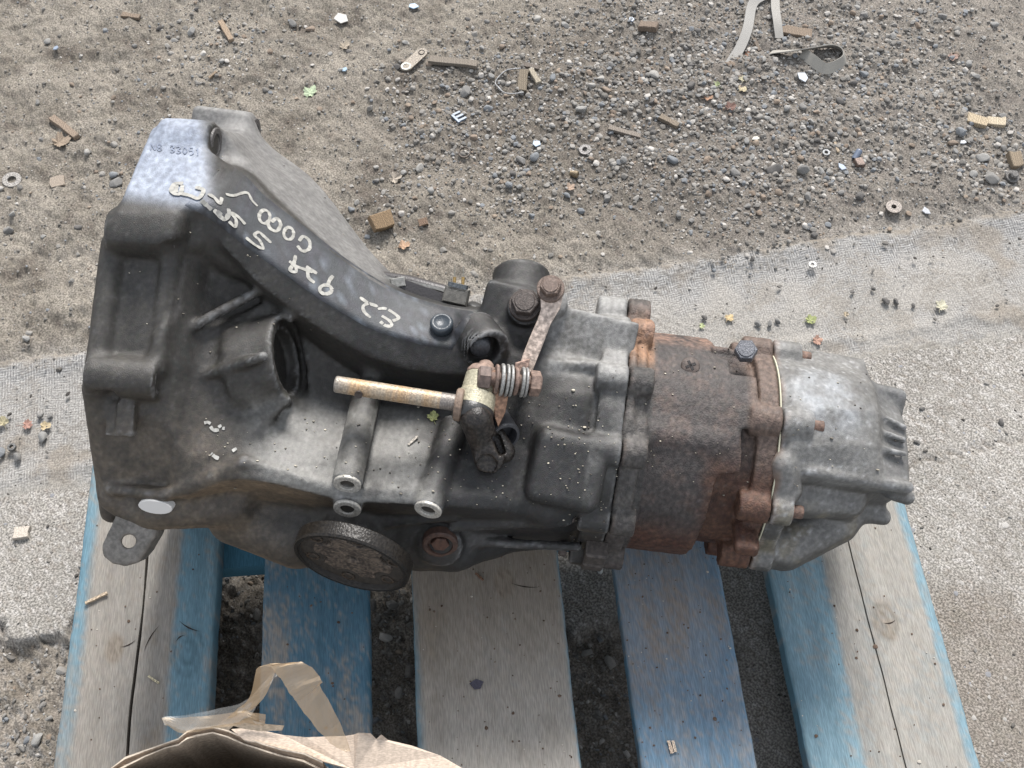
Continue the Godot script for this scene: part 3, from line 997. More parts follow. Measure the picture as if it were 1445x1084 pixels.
func bell_paint(p: Vector3, n: Vector3, edge: float) -> Color:
	var m := mid.get_noise_3dv(p)
	var f := fine.get_noise_3dv(p)
	var b := big.get_noise_3dv(p * 1.5)
	var upf := n.dot(up_g)
	var x := p.x
	var c := mixc(mixc(Color(.013, .0125, .012), Color(.022, .021, .0195), .5 + .35 * m + .4 * b), mixc(Color(.022, .0205, .018), Color(.042, .038, .032), .5 + .35 * m + .4 * b), 1.0 - sst(-.16, -.10, x + .3 * p.y))     # black paint and oil
	# bare aluminium: mouth edge, diff face, upper casting, flange
	var alu := mixc(Color(.21, .205, .195), Color(.33, .325, .31), .5 + .7 * m + .4 * b)
	alu = mixc(alu, Color(.10, .095, .085), sst(.15, .55, f * .6 - b + .3 * m) * .7)
	var diff := sst(-.215, -.18, x + .4 * (p.y + .065)) * (1.0 - sst(-.072, -.052, x + .012 * m + .3 * (p.y + .06))) * sst(-.028, -.042, p.y + .008 * m + .01 * b) * sst(.035, .06, p.z)
	diff *= sst(.05, .3, upf) * sst(-.110, -.103, p.y)
	c = mixc(c, mixc(alu, Color(.15, .145, .13), .6), diff * (.92 - .5 * sst(.1, .5, -m - b)))
	var band2 := sst(.018, .03, x) * sst(.006, .018, p.y) * (1.0 - sst(.088, .094, x))
	c = mixc(c, alu * 1.05, maxf(band2 * .85, sst(.063, .067, x) * ((.10 + .16 * sst(-.2, .4, b + m)) * sst(-.16, -.03, p.y) + .45 * sst(.015, .05, p.y))))
	var slab := sst(.082, .07, p.z) * sst(.02, .06, p.y) * (1.0 - sst(-.13, -.1, x))
	c = mixc(c, mixc(Color(.15, .145, .14), Color(.23, .225, .215), .5 + .8 * m), slab * .9)
	# polished top of the mouth
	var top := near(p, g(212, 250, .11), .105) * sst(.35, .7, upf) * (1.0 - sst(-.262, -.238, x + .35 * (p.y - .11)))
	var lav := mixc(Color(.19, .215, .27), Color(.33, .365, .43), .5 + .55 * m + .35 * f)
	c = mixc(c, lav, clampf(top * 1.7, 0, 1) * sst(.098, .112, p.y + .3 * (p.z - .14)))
	# brown mud on the lower side and under the lip
	var low := sst(-.02, -.09, p.y + .02 * b + .01 * m) * (1.0 - sst(-.215, -.17, x + .5 * (p.y + .11)))
	c = mixc(c, mixc(Color(.062, .051, .039), Color(.105, .085, .063), .5 + .6 * m + .4 * b + .3 * f), low * clampf(.75 + .5 * m + .3 * f, 0, 1))
	var tan_ := sst(-.088, -.1, p.y) * (1.0 - sst(-.13, -.10, x)) * sst(.2, -.25, upf) * sst(-.3, -.24, x)
	c = mixc(c, mixc(Color(.20, .15, .098), Color(.12, .09, .062), .5 - .9 * m - .4 * b), tan_ * .85)
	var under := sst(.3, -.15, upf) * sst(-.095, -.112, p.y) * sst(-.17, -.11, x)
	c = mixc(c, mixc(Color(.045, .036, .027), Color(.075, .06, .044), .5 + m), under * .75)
	# oil-soaked side of the neck
	c = mixc(c, mixc(Color(.012, .012, .0125), Color(.022, .021, .020), .5 + .5 * m), sst(-.05, -.03, x) * (1.0 - sst(.062, .068, x)) * sst(-.006, -.02, p.y) * .9)
	# dust that has settled on what faces up, worn edges
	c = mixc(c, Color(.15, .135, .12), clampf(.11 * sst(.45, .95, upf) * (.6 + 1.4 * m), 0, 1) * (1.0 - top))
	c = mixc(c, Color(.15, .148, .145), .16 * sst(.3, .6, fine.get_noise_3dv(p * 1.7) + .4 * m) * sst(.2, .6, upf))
	c = mixc(c, Color(.27, .27, .27), sst(.07, .24, edge + .06 * f + .04 * m) * .5)
	return c * (1.0 + .13 * f)

func mid_shape() -> void:
	var s := mids
	var ax := Vector3(0, -.035, 0)
	var X := Vector3.RIGHT
	s.cyl(ax + X * .0919, ax + X * .108, .1060, .002, .003)
	for a in [2, 30, 62, 94, 128, 162, 205, 255, 310]:
		var d := Vector3(0, cos(deg_to_rad(a)), sin(deg_to_rad(a)))
		s.cyl(ax + d * .104 + X * .0925, ax + d * .104 + X * .112, .0125 if a != 2 else .0185, .0015, .005)
	for a in [46, 78]:
		var d := Vector3(0, cos(deg_to_rad(a)), sin(deg_to_rad(a)))
		s.box(ax + d * .107 + X * .104, Basis(X, d.cross(X).normalized(), d), Vector3(.0050, .016, .006), .002, .003, true)
	s.cyl(ax + X * .1, ax + X * .168, .0955, .004, .006)
	s.cyl(ax + X * .15, ax + X * .204, .082, .004, .006)
	# shoulder that runs on over the top towards the end flange
	var prof := poly_px([890, 476, 1040, 488, 1070, 499, 1070, 572, 1066, 572, 1060, 604, 1042, 604, 1040, 664, 1008, 668, 985, 785, 880, 785], .08)
	s.ext(prof, facing(Vector3(0, 0, .02)), .14, .003, .004)
	var round_ := Prim.new()
	round_.t = 1; round_.ra = .0968; round_.rb = .002; round_.h = Vector3(0, 0, .08)
	round_.inv = Transform3D(s.frame(X), ax + X * .165).affine_inverse()
	s.L[-1].clip = round_
	s.cyl(g(1030, 505, .06), g(1075, 508, .06), .0175, .002, .004, true)
	s.box(g(1050, 488, .09), Basis(Vector3(0, 0, 1), -.12), Vector3(.017, .011, .05), .004, .004, true)
	# end flange with lugs
	s.cyl(ax + X * .2015, ax + X * .2185, .0905, .002, .003)
	for a in [12, 70, 116, 160, 200, 250, 300, 340]:
		var d := Vector3(0, cos(deg_to_rad(a)), sin(deg_to_rad(a)))
		s.cyl(ax + d * .090 + X * .193, ax + d * .090 + X * .2185, .0130, .002, .006)
	s.box(ax + X * .205 + Vector3(0, -.066, .072), Basis(X, .8), Vector3(.010, .006, .016), .003, .006)
	s.cone(ax + X * .1 + Vector3(0, .01, .094), ax + X * .17 + Vector3(0, .008, .092), .006, .003, .03)
	s.plane(up_g, -.153, .003)

func mid_paint(p: Vector3, n: Vector3, edge: float) -> Color:
	var m := mid.get_noise_3dv(p)
	var f := fine.get_noise_3dv(p)
	var b := big.get_noise_3dv(p * 1.8 + Vector3(2, 0, 0))
	var upf := n.dot(up_g)
	var c := mixc(Color(.036, .030, .028), Color(.078, .067, .062), .5 + .4 * m + .4 * b + .25 * upf)   # old iron
	var rust := sst(.05, .55, m + .5 * f + .6 * b)
	c = mixc(c, Color(.15, .085, .058), rust * .22)
	c = mixc(c, mixc(Color(.07, .028, .017), Color(.11, .05, .03), .5 + m + .4 * f), sst(-.09, -.12, p.y + .014 * b + .007 * m) * .85)                 # deep rust low down
	c = mixc(c, mixc(Color(.07, .028, .016), Color(.115, .055, .032), .5 + m + .4 * f), sst(.15, .175, p.x + .012 * m) * sst(-.02, -.06, p.y + .01 * b) * .85)
	var org := near(p, g(905, 480, .05), .055) * (1.0 - sst(.112, .116, p.x))
	c = mixc(c, Color(.36, .20, .115), org * clampf(.9 + .8 * m, 0, 1))
	c = mixc(c, Color(.27, .165, .12), sst(.046, .056, p.y) * (.45 + m + .5 * f) * (1.0 - sst(.17, .2, p.x)))
	c = mixc(c, Color(.19, .13, .10), sst(.188, .195, p.x) * sst(-.05, -.02, p.y) * .6)
	c = mixc(c, Color(.15, .14, .135), sst(.36, .6, f - .2 * b) * sst(.2, .7, upf) * .25)
	if p.x < .1145: c = mixc(c, mixc(Color(.055, .051, .047), Color(.10, .094, .087), .5 + m), .85 * (1.0 - org))
	c = mixc(c, Color(.22, .16, .13), sst(.10, .28, edge + .06 * f) * .4)
	return c * (1.0 + .16 * f)

func end_shape() -> void:
	var s := endc
	var ax := Vector3(0, -.035, 0)
	var X := Vector3.RIGHT
	s.cyl(ax + X * .2195, ax + X * .236, .0900, .002, .003)
	for a in [12, 70, 116, 160, 200, 250, 300, 340]:
		var d := Vector3(0, cos(deg_to_rad(a)), sin(deg_to_rad(a)))
		s.cyl(ax + d * .090 + X * .2195, ax + d * .090 + X * (.2440 if a < 100 else .2370), .0130, .002, .006)
	var secs := [
		[.224, [700, -.07, 560, -.075, 500, -.02, 505, .02, 535, .06, 580, .085, 630, .092, 662, .088, 684, .066, 728, .022, 765, -.01, 755, -.05]],
		[.262, [700, -.07, 560, -.075, 506, -.02, 512, .02, 540, .058, 580, .08, 630, .088, 668, .085, 682, .062, 722, .018, 752, -.01, 745, -.05]],
		[.300, [700, -.065, 570, -.07, 520, -.02, 530, .02, 548, .048, 585, .07, 630, .08, 674, .083, 688, .060, 712, .018, 738, -.01, 730, -.05]],
		[.310, [700, -.06, 580, -.065, 535, -.02, 542, .015, 560, .032, 590, .052, 630, .066, 680, .08, 692, .058, 712, .018, 730, -.01, 722, -.05]],
		[.334, [695, -.05, 590, -.055, 572, -.02, 578, .015, 588, .034, 605, .048, 640, .06, 684, .072, 698, .056, 710, .018, 724, -.01, 715, -.04]],
	]
	var xs := []
	for q in secs: xs.append(q[0])
	s.loft(xs, sections(secs), .003, .006)
	# step at the back corner of the end face
	s.box(g(1240, 566, .012), Basis(Vector3(0, 0, 1), -.1), Vector3(.020, .014, .014), .006, .006)
	s.cyl(g(1140, 520, .0), g(1215, 533, .0), .0165, .003, .014)
	# three ribs
	s.cone(g(1218, 575, .053), g(1276, 603, .056), .0032, .0026, .006)
	s.cone(g(1214, 600, .068), g(1276, 621, .064), .0032, .0026, .006)
	s.cone(g(1212, 626, .078), g(1276, 641, .072), .0034, .0026, .006)
	# lip and lower corner
	s.cone(g(1140, 664, .088), g(1280, 688, .078), .0052, .0055, .003)
	s.cone(g(1262, 694, .066), g(1280, 702, .064), .0075, .0065, .012)
	s.cone(g(1120, 705, .055), g(1200, 712, .045), .016, .012, .02)
	s.cone(g(1105, 770, .02), g(1180, 735, .02), .022, .02, .02)
	s.cone(g(1215, 720, .02), g(1246, 730, .02), .011, .007, .02)
	s.cone(g(1105, 655, .088), g(1112, 690, .08), .01, .012, .012)
	s.plane(up_g, -.153, .003)

func end_paint(p: Vector3, n: Vector3, edge: float) -> Color:
	var m := mid.get_noise_3dv(p)
	var f := fine.get_noise_3dv(p)
	var b := big.get_noise_3dv(p * 2.0 + Vector3(0, 3, 0))
	var upf := n.dot(up_g)
	var c := mixc(Color(.12, .116, .109), Color(.20, .195, .184), .5 + .6 * m + .5 * b)
	c = mixc(c, Color(.29, .305, .32), near(p, g(1170, 560, .07), .045) * clampf(.5 + m, 0, 1))
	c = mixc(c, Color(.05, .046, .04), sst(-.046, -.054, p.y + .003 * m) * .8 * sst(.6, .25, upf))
	c = mixc(c, Color(.19, .165, .115), sst(.0, .5, m - .5 * b) * sst(-.06, -.075, p.y) * .6)
	c = mixc(c, Color(.07, .065, .06), sst(.25, .6, f - .3 * m) * .45)
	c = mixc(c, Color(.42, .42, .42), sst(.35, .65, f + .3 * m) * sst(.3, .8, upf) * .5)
	c = mixc(c, Color(.11, .11, .108), near(p, g(1242, 562, .02), .03) * .8)
	c = mixc(c, Color(.10, .10, .098), sst(.304, .312, p.x) * .45)
	c = mixc(c, Color(.20, .11, .065), sst(.225, .220, p.x) * .6 * clampf(.5 + m * 1.5, 0, 1))
	c = mixc(c, Color(.42, .42, .42), sst(.07, .24, edge + .05 * f) * .5)
	return c * (1.0 + .10 * f)

func bolt(parent: Node, called: String, p: Vector3, dir: Vector3, af: float, hgt: float, mat: Material, washer := 0.0, col := Color.WHITE, turn := 0.3) -> MeshInstance3D:
	# a hexagon head with its own chamfer and a washer face
	var b := B.new()
	b.col = col
	var t := Transform3D(basis_z(dir).rotated(dir.normalized(), turn), p)
	if washer > 0.0:
		b.lathe(t, [Vector2(0, -.003), Vector2(washer, -.003), Vector2(washer, .0018), Vector2(washer - .0006, .0024), Vector2(0, .0024)], 24)
	b.prism(hexagon(af / sqrt(3.0)), t, .002, .002 + hgt, .0007)
	b.lathe(t, [Vector2(af * .44, hgt + .0019), Vector2(af * .40, hgt + .0028), Vector2(0, hgt + .0029)], 20)
	return put(called, b.done(), mat, parent)

func build_gearbox() -> void:
	up_g = Vector3(-tt * cp, ct * cp, sp)
	var root := thing("gearbox", "oily used gearbox with a wide bell housing lying on the blue pallet", "gearbox")
	var R := Vector3.RIGHT
	var U := Vector3(0, cp, -sp)
	root.transform = Transform3D(Basis(R * ct - U * tt, R * tt + U * ct, Vector3(0, sp, cp)), Vector3(0, EYE - sp, -cp))
	var cast := skin(.6, noise_tex(.02, 6, .80, 1.0, 1024, FastNoiseLite.TYPE_SIMPLEX_SMOOTH, 8), Vector3.ONE * 9.0, normal_tex(.10, 5, 5.0, 1024), .5, 0.0, .5)
	var iron := skin(.68, noise_tex(.02, 6, .70, 1.0, 1024, FastNoiseLite.TYPE_SIMPLEX_SMOOTH, 9), Vector3.ONE * 9.0, normal_tex(.05, 6, 8.0, 1024, FastNoiseLite.TYPE_SIMPLEX_SMOOTH, 6), .6, 0.0, .45)
	bell_shape()
	mid_shape()
	end_shape()
	var t := Time.get_ticks_msec()
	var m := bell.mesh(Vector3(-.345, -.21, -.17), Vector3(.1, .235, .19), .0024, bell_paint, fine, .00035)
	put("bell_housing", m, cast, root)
	print("bell ", Time.get_ticks_msec() - t, " ", bell.verts.size())
	m = mids.mesh(Vector3(.085, -.17, -.14), Vector3(.235, .1, .13), .0024, mid_paint, fine, .0008)
	put("gear_case", m, iron, root)
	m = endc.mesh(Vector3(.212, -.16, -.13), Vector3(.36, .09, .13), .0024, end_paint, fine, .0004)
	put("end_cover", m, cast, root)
	print("end ", Time.get_ticks_msec() - t)
	detail_gearbox(root, cast, skin(.7, noise_tex(.03, 6, .68, 1.0, 512, FastNoiseLite.TYPE_SIMPLEX_SMOOTH, 9), Vector3.ONE * 12.0, normal_tex(.06, 5, 4.0, 512, FastNoiseLite.TYPE_SIMPLEX_SMOOTH, 6), .5))
	grit_gearbox(root)
	print("details ", Time.get_ticks_msec() - t)

# ---------------------------------------------------------------- pieces fixed to the gearbox
func drop_px(S: Array[Prim], px: float, py: float) -> Vector3:
	var a := g(px, py, .2)
	var dir := (g(px, py, 0.0) - a).normalized()
	var t := 0.0
	for i in 60:
		var d := Solid.value(S, a + dir * t)
		if d < .0002: break
		t += d * .85
		if t > .3: break
	return a + dir * t

func stroke(b: B, S: Array[Prim], pts: Array, wd: float, lift: float, scale := 1.0, off := Vector2.ZERO) -> void:
	# a brush or stamp stroke laid on the casting; pts are x, y pairs of the tracing
	var line := []
	for i in range(0, pts.size(), 2):
		line.append(Vector3(pts[i] / scale + off.x, pts[i + 1] / scale + off.y, 0))
	line = smooth_line(line, 7)
	var P := []
	for q in line: P.append(drop_px(S, q.x, q.y))
	var m: Vector3 = P[P.size() / 2]
	var n := Vector3(Solid.value(S, m + Vector3(.003, 0, 0)) - Solid.value(S, m - Vector3(.003, 0, 0)), Solid.value(S, m + Vector3(0, .003, 0)) - Solid.value(S, m - Vector3(0, .003, 0)), Solid.value(S, m + Vector3(0, 0, .003)) - Solid.value(S, m - Vector3(0, 0, .003))).normalized()
	var L := []; var R := []
	for i in P.size():
		var d: Vector3 = P[mini(i + 1, P.size() - 1)] - P[maxi(i - 1, 0)]
		var s := d.cross(n).normalized()
		var w := wd * (.65 + .7 * n01(fine, P[i] * 1.8)) * (.7 if i == 0 or i == P.size() - 1 else 1.0)
		L.append(P[i] + s * w * .5 + n * lift)
		R.append(P[i] - s * w * .5 + n * lift)
	for i in P.size() - 1:
		if wd > .0015 and fine.get_noise_3dv(P[i] * 1.6) > .64: continue
		var tone := .5 + .7 * n01(fine, P[i] * 2.0)
		var c0 := b.col
		b.col = c0 * tone
		b.tri(L[i], R[i], R[i + 1], n, n, n)
		b.tri(L[i], R[i + 1], L[i + 1], n, n, n)
		b.col = c0

func loop_pts(cx: float, cy: float, rx: float, ry: float, a0 := 0.0, a1 := 360.0) -> Array:
	var o := []
	for k in 13:
		var a := deg_to_rad(lerpf(a0, a1, k / 12.0))
		o.append(cx + rx * cos(a)); o.append(cy + ry * sin(a))
	return o

func ring(b: B, p: Vector3, dir: Vector3, ro: float, ri: float, depth: float, th := .0015) -> void:
	# a machined seat round a hole, its bore going down by depth
	b.lathe(Transform3D(basis_z(dir), p), [Vector2(ro, -th), Vector2(ro, th * .6), Vector2(ro - .0006, th), Vector2(ri + .0005, th), Vector2(ri, th * .5), Vector2(ri, -depth), Vector2(0, -depth)], 22)

func detail_gearbox(root: Node3D, cast: Material, iron: Material) -> void:
	var Z := Vector3.BACK
	var X := Vector3.RIGHT
	var steel := skin(.45, noise_tex(.05, 5, .74, 1.0, 256), Vector3.ONE * 30.0, normal_tex(.1, 3, 4.0, 256), .5, .25)
	var rubber := skin(.42, null, Vector3.ONE * 20.0, normal_tex(.08, 3, 3.0, 256), .4)
	var flat_paint := skin(.8, null, Vector3.ONE)
	var greasy := skin(.42, noise_tex(.06, 4, .5, 1.0, 256), Vector3.ONE * 20.0, normal_tex(.08, 4, 6.0, 256), .4, 0.0, .4)
	# ---- the strip along the top
	var near_e := [256, 287, 280, 299, 312, 320, 344, 346, 404, 389, 455, 425, 519, 462, 558, 476, 605, 489, 641, 494]
	var far_e := [318, 224, 336, 240, 352, 254, 377, 280, 432, 322, 486, 364, 528, 392, 566, 413, 621, 432, 672, 441]
	var na := []; var fa := []
	for i in range(0, near_e.size(), 2):
		na.append(Vector3(near_e[i], near_e[i + 1], 0)); fa.append(Vector3(far_e[i], far_e[i + 1], 0))
	na = smooth_line(na, 6); fa = smooth_line(fa, 6)
	var V := PackedVector3Array(); var C := PackedColorArray()
	var nx := na.size()
	for k in 11:
		for i in nx:
			var f := clampf((k - 1) / 8.0, 0, 1)
			var q: Vector3 = fa[i].lerp(na[i], f)
			var S := Solid.keep(bell.L, g(q.x, q.y, .1), .05)
			var p := drop_px(S, q.x, q.y)
			var lift := .0009 * sst(2.0, 14.0, i) if k > 0 and k < 10 else -.004
			if i < 2: lift = -.0006
			if i == nx - 1: lift = -.003
			p += up_g * lift
			V.append(p)
			var m := mid.get_noise_3dv(p); var fn := fine.get_noise_3dv(p)
			var c := mixc(Color(.028, .030, .034), Color(.052, .055, .061), .5 + .7 * m + .4 * fn)
			c = mixc(c, Color(.20, .23, .27), sst(.3, .6, fn + .3 * m) * .45)
			c = mixc(c, Color(.24, .28, .35), (1.0 - sst(265, 345, q.x + .6 * (q.y - 250))) * clampf(.7 + m, 0, 1))
			c = mixc(bell_paint(p, up_g, 0.0), c, sst(1.0, 16.0, i))
			c = mixc(c, Color(.02, .02, .022), sst(580, 640, q.x + 40 * m) * .6)
			C.append(c)
	put("top_strip", sheet(V, C, nx, 11), cast, root)
	# ---- brushed lettering on the strip
	var say := [
		["C2", [[960, 630, 1050, 630, 1170, 715, 1110, 752], [985, 758, 1040, 800, 1100, 800, 1080, 752, 1000, 700], [775, 510, 870, 575, 945, 600, 872, 574, 810, 600, 820, 660, 885, 718]], 7.225, Vector2(400, 350), .0030],
		["924", [loop_pts(425, 430, 62, 45), [445, 390, 465, 335, 500, 290], [225, 195, 335, 268], [240, 250, 252, 312, 312, 362], [118, 82, 100, 160, 60, 235, 120, 248, 112, 190, 52, 142], [110, 190, 230, 232, 290, 250]], 7.225, Vector2(400, 350), .0034],
		["5", [[762, 632, 850, 702, 920, 732, 890, 660, 842, 612, 880, 582, 930, 622, 995, 682]], 6.568, Vector2(230, 240), .0030],
		["SPEED", [[190, 132, 112, 136, 80, 190, 112, 228, 165, 222, 182, 150], [130, 150, 120, 215], [165, 224, 250, 245, 330, 270, 375, 196, 300, 166], [352, 282, 450, 368], [412, 228, 470, 262, 520, 315, 540, 262], [470, 372, 560, 458, 602, 420, 600, 360], [500, 380, 540, 420], [604, 482, 660, 532, 670, 470, 632, 412, 690, 440, 755, 510]], 6.568, Vector2(230, 240), .0036],
		["GOOD", [loop_pts(1160, 595, 46, 56), [1255, 665, 1295, 622, 1350, 662, 1350, 735, 1290, 758, 1240, 708], loop_pts(935, 440, 50, 62), [965, 500, 990, 550, 1050, 572, 1085, 510, 1050, 455, 1000, 490]], 6.568, Vector2(230, 240), .0031],
		["tick", [[575, 230, 650, 243, 770, 216, 820, 290, 870, 342]], 6.568, Vector2(230, 240), .0026],
	]
	for w in say:
		var b := B.new()
		b.col = Color(.33, .32, .29)
		for s in w[1]:
			var cpx: Vector2 = Vector2(s[0], s[1]) / w[2] + w[3]
			stroke(b, Solid.keep(bell.L, g(cpx.x, cpx.y, .1), .05), s, w[4] * .90, .0011, w[2], w[3])
		put("painted_writing", b.done(), flat_paint, root)
	var sp0 := B.new()
	sp0.col = Color(.40, .39, .36)
	for q in [[288, 597, 293, 596, 297, 598], [297, 602, 301, 607, 309, 607], [309, 600, 312, 604, 317, 605], [298, 640, 304, 645, 309, 647], [328, 637, 334, 633]]:
		stroke(sp0, Solid.keep(bell.L, g(q[0], q[1], .1), .05), q, .0026, .0006)
	put("paint_splash", sp0.done(), flat_paint, root)
	# ---- numbers stamped into the polished top
	var digits := {"N": [0, 0, 0, 1, 1, 0, 1, 1], "8": [.5, .5, .05, .75, .5, 1, .95, .75, .5, .5, 0, .25, .5, 0, 1, .25, .5, .5], "3": [0, .9, .6, 1, .9, .75, .4, .5, 1, .25, .6, 0, 0, .1], "0": [.5, 0, .05, .5, .5, 1, .95, .5, .5, 0], "5": [.9, 1, .1, 1, .1, .55, .8, .6, .9, .2, .1, 0], "1": [.5, 0, .5, 1, .2, .8]}
	var sb := B.new()
	sb.col = Color(.19, .215, .275)
	var cx := 213.0
	for ch in "N8 33051":
		if ch != " ":
			var pts := []
			var dd: Array = digits[ch]
			for i in range(0, dd.size(), 2):
				pts.append(cx + dd[i] * 6.0)
				pts.append(212.0 + (cx - 213.0) * .13 - dd[i + 1] * 9.5)
			stroke(sb, Solid.keep(bell.L, g(cx, 210, .1), .05), pts, .0010, .0005)
		cx += 9.0
	put("stamped_number", sb.done(), flat_paint, root)
	# ---- black rubber cap
	var cap := B.new()
	cap.col = Color(.03, .037, .046)
	cap.lathe(Transform3D(basis_z(up_g), g(624, 466, .087)), [Vector2(.006, -.006), Vector2(.0068, .002), Vector2(.0092, .003), Vector2(.0094, .010), Vector2(.0082, .0118), Vector2(.0062, .0122), Vector2(.0058, .0116), Vector2(0, .0116)], 28, true)
	put("rubber_cap", cap.done(), rubber, root)
	# ---- stud in the clamp boss
	var st := B.new()
	st.col = Color(.075, .082, .09)
	st.lathe(Transform3D(basis_z(Vector3(.1, -.5, .86)), g(677, 489, .102)), [Vector2(.0085, -.012), Vector2(.0085, .001), Vector2(.0070, .003), Vector2(0, .0035)], 20, true)
	put("stud", st.done(), steel, root)
	# ---- big hexagon bolts of the shift housing
	var hd := (up_g + Vector3(0, -.25, .1)).normalized()
	bolt(root, "hexagon_bolt", g(741, 431, .088), hd, .0195, .0088, steel, .0132, Color(.075, .062, .052), .0)
	bolt(root, "hexagon_bolt", g(777, 408, .097), hd, .0150, .0075, steel, .0112, Color(.17, .125, .10), .25)
	# ---- lever
	var lv := B.new()
	lv.col = Color(.60, .49, .41)
	lv.prism(poly_px([763, 416, 769, 405, 789, 404, 795, 416, 791, 434, 777, 458, 768, 482, 759, 505, 750, 528, 743, 548, 731, 545, 730, 525, 738, 500, 748, 475, 759, 450, 764, 434], .105), facing(Vector3.ZERO), .0925, .0985, .0012)
	put("shift_lever", lv.done(), iron, root)
	lv = B.new()
	lv.col = Color(.36, .24, .19)
	lv.prism(poly_px([727, 512, 748, 506, 740, 548, 722, 548], .112), facing(Vector3.ZERO), .0985, .116, .001)
	put("lever_foot", lv.done(), iron, root)
	# ---- linkage joint: brass coloured barrel with its caps
	var bar := B.new()
	bar.col = Color(.50, .455, .33)
	var top := g(682, 530, .112); var bot := g(668, 580, .124)
	var jt := Transform3D(basis_z(bot - top), top)
	var ln := top.distance_to(bot)
	bar.lathe(jt, [Vector2(0, 0), Vector2(.0122, 0), Vector2(.0136, .0015), Vector2(.0137, ln * .50), Vector2(.0156, ln * .57), Vector2(.0158, ln - .002), Vector2(.0148, ln), Vector2(0, ln)], 28)
	put("joint_barrel", bar.done(), steel, root)
	bar = B.new()
	bar.col = Color(.30, .21, .165)
	bar.lathe(jt, [Vector2(.0132, .0005), Vector2(.0135, -.002), Vector2(.0115, -.0052), Vector2(.0065, -.0062), Vector2(.0058, -.0105), Vector2(.0035, -.0125), Vector2(0, -.013)], 24, true)
	put("joint_cap", bar.done(), iron, root)
	bar = B.new()
	bar.col = Color(.022, .021, .020)
	bar.lathe(jt, [Vector2(.0152, ln - .003), Vector2(.0163, ln - .001), Vector2(.0164, ln + .004), Vector2(.0146, ln + .009), Vector2(.011, ln + .0105), Vector2(0, ln + .011)], 26, true)
	put("rubber_boot", bar.done(), rubber, root)
	# ---- rod, collar
	var r0 := g(473, 542, .125); var r1 := g(652, 570, .128)
	var rd := (r1 - r0).normalized()
	var rod := B.new()
	var rt := Transform3D(basis_z(rd), r0)
	var rl := r0.distance_to(r1)
	for i in 90:                                             # rust bands of changing tone along the rod
		var a := rl * i / 90.0; var bb := rl * (i + 1) / 90.0
		var tone := mixc(Color(.47, .30, .155), Color(.40, .345, .27), .5 + .8 * mid.get_noise_1d(a * 1.2 + 2.0) + .25 * fine.get_noise_1d(a * 2.0))
		if i < 12: tone = mixc(Color(.30, .27, .235), tone, i / 12.0)
		if i > 74: tone = Color(.24, .215, .19)
		rod.col = tone
		var rr := .0066 if i > 0 else .0060
		rod.lathe(rt, [Vector2(rr, a), Vector2(.0066, bb)], 18)
		if i == 0: rod.lathe(rt, [Vector2(0, -.0002), Vector2(.0048, 0), Vector2(.0060, .0)], 18)
	put("shift_rod", rod.done(), steel, root)
	rod = B.new()
	rod.col = Color(.06, .05, .045)
	rod.lathe(Transform3D(basis_z(Z + Vector3(0, -.6, 0)), g(506, 557, .1312)), [Vector2(.0032, -.003), Vector2(.0032, .0006), Vector2(0, .0002)], 14)
	put("rod_hole", rod.done(), steel, root)
	rod = B.new()
	rod.col = Color(.235, .165, .125)
	rod.lathe(Transform3D(basis_z(rd), g(646, 571, .128)), [Vector2(.0067, -.002), Vector2(.0118, -.002), Vector2(.0128, -.001), Vector2(.0128, .003), Vector2(.0118, .004), Vector2(.0067, .004)], 24)
	put("rod_collar", rod.done(), iron, root)
	# ---- spring washers, nut and blade on the cross bolt
	var w0 := g(688, 534, .127); var w1 := g(752, 541, .122)
	var wd := (w1 - w0).normalized()
	var wt := basis_z(wd)
	var wl := w0.distance_to(w1)
	var stack := B.new()
	stack.col = Color(.19, .125, .095)
	stack.lathe(Transform3D(wt, w0), [Vector2(.0058, 0), Vector2(.0058, wl)], 14)
	put("cross_bolt", stack.done(), iron, root)
	for q in [[.19, .0118, .0024, .22], [.31, .0128, .0026, .36], [.42, .0128, .0022, .34], [.51, .0126, .0022, .36], [.62, .0110, .003, .23], [.76, .0120, .0024, .34], [.84, .0118, .0020, .33]]:
		stack = B.new()
		stack.col = Color(q[3], q[3] * (.97 if q[3] > .3 else .68), q[3] * (.92 if q[3] > .3 else .54))
		stack.lathe(Transform3D(wt, w0 + wd * wl * q[0]), [Vector2(.005, -q[2] * .5), Vector2(q[1] - .0006, -q[2] * .5), Vector2(q[1], -q[2] * .2), Vector2(q[1], q[2] * .2), Vector2(q[1] - .0006, q[2] * .5), Vector2(.005, q[2] * .5)], 24)
		put("washer", stack.done(), steel if q[3] > .3 else iron, root)
	bolt(root, "nut", w0 + wd * wl * .87, wd, .0175, .008, iron, 0.0, Color(.24, .165, .13), .4)
	bolt(root, "nut", w0 + wd * wl * .11, -wd, .0165, .009, iron, 0.0, Color(.17, .125, .105), .2)
	var bl := B.new()
	bl.col = Color(.33, .185, .115)
	bl.prism(poly_px([694, 524, 704, 520, 707, 548, 717, 560, 713, 582, 703, 603, 698, 590, 694, 555], .128), facing(Vector3.ZERO), .121, .1255, .001)
	put("spring_blade", bl.done(), iron, root)
	# ---- oily arm under the joint
	var arm := Solid.new()
	arm.cone(g(672, 592, .132), g(688, 642, .112), .0125, .0105, .01)
	arm.cyl(g(690, 632, .095), g(690, 650, .128), .0118, .003, .008)
	arm.cyl(g(676, 646, .11), g(702, 650, .112), .0105, .002, .008)
	arm.cone(g(698, 612, .112), g(712, 638, .115), .0075, .0085, .008)
	arm.cyl(g(687, 654, .122), g(687, 658, .130), .0078, .0008, .002, true)
	arm.box(g(704, 628, .124), Basis(Vector3(0, 0, 1), .5), Vector3(.003, .008, .01), .001, .002, true)
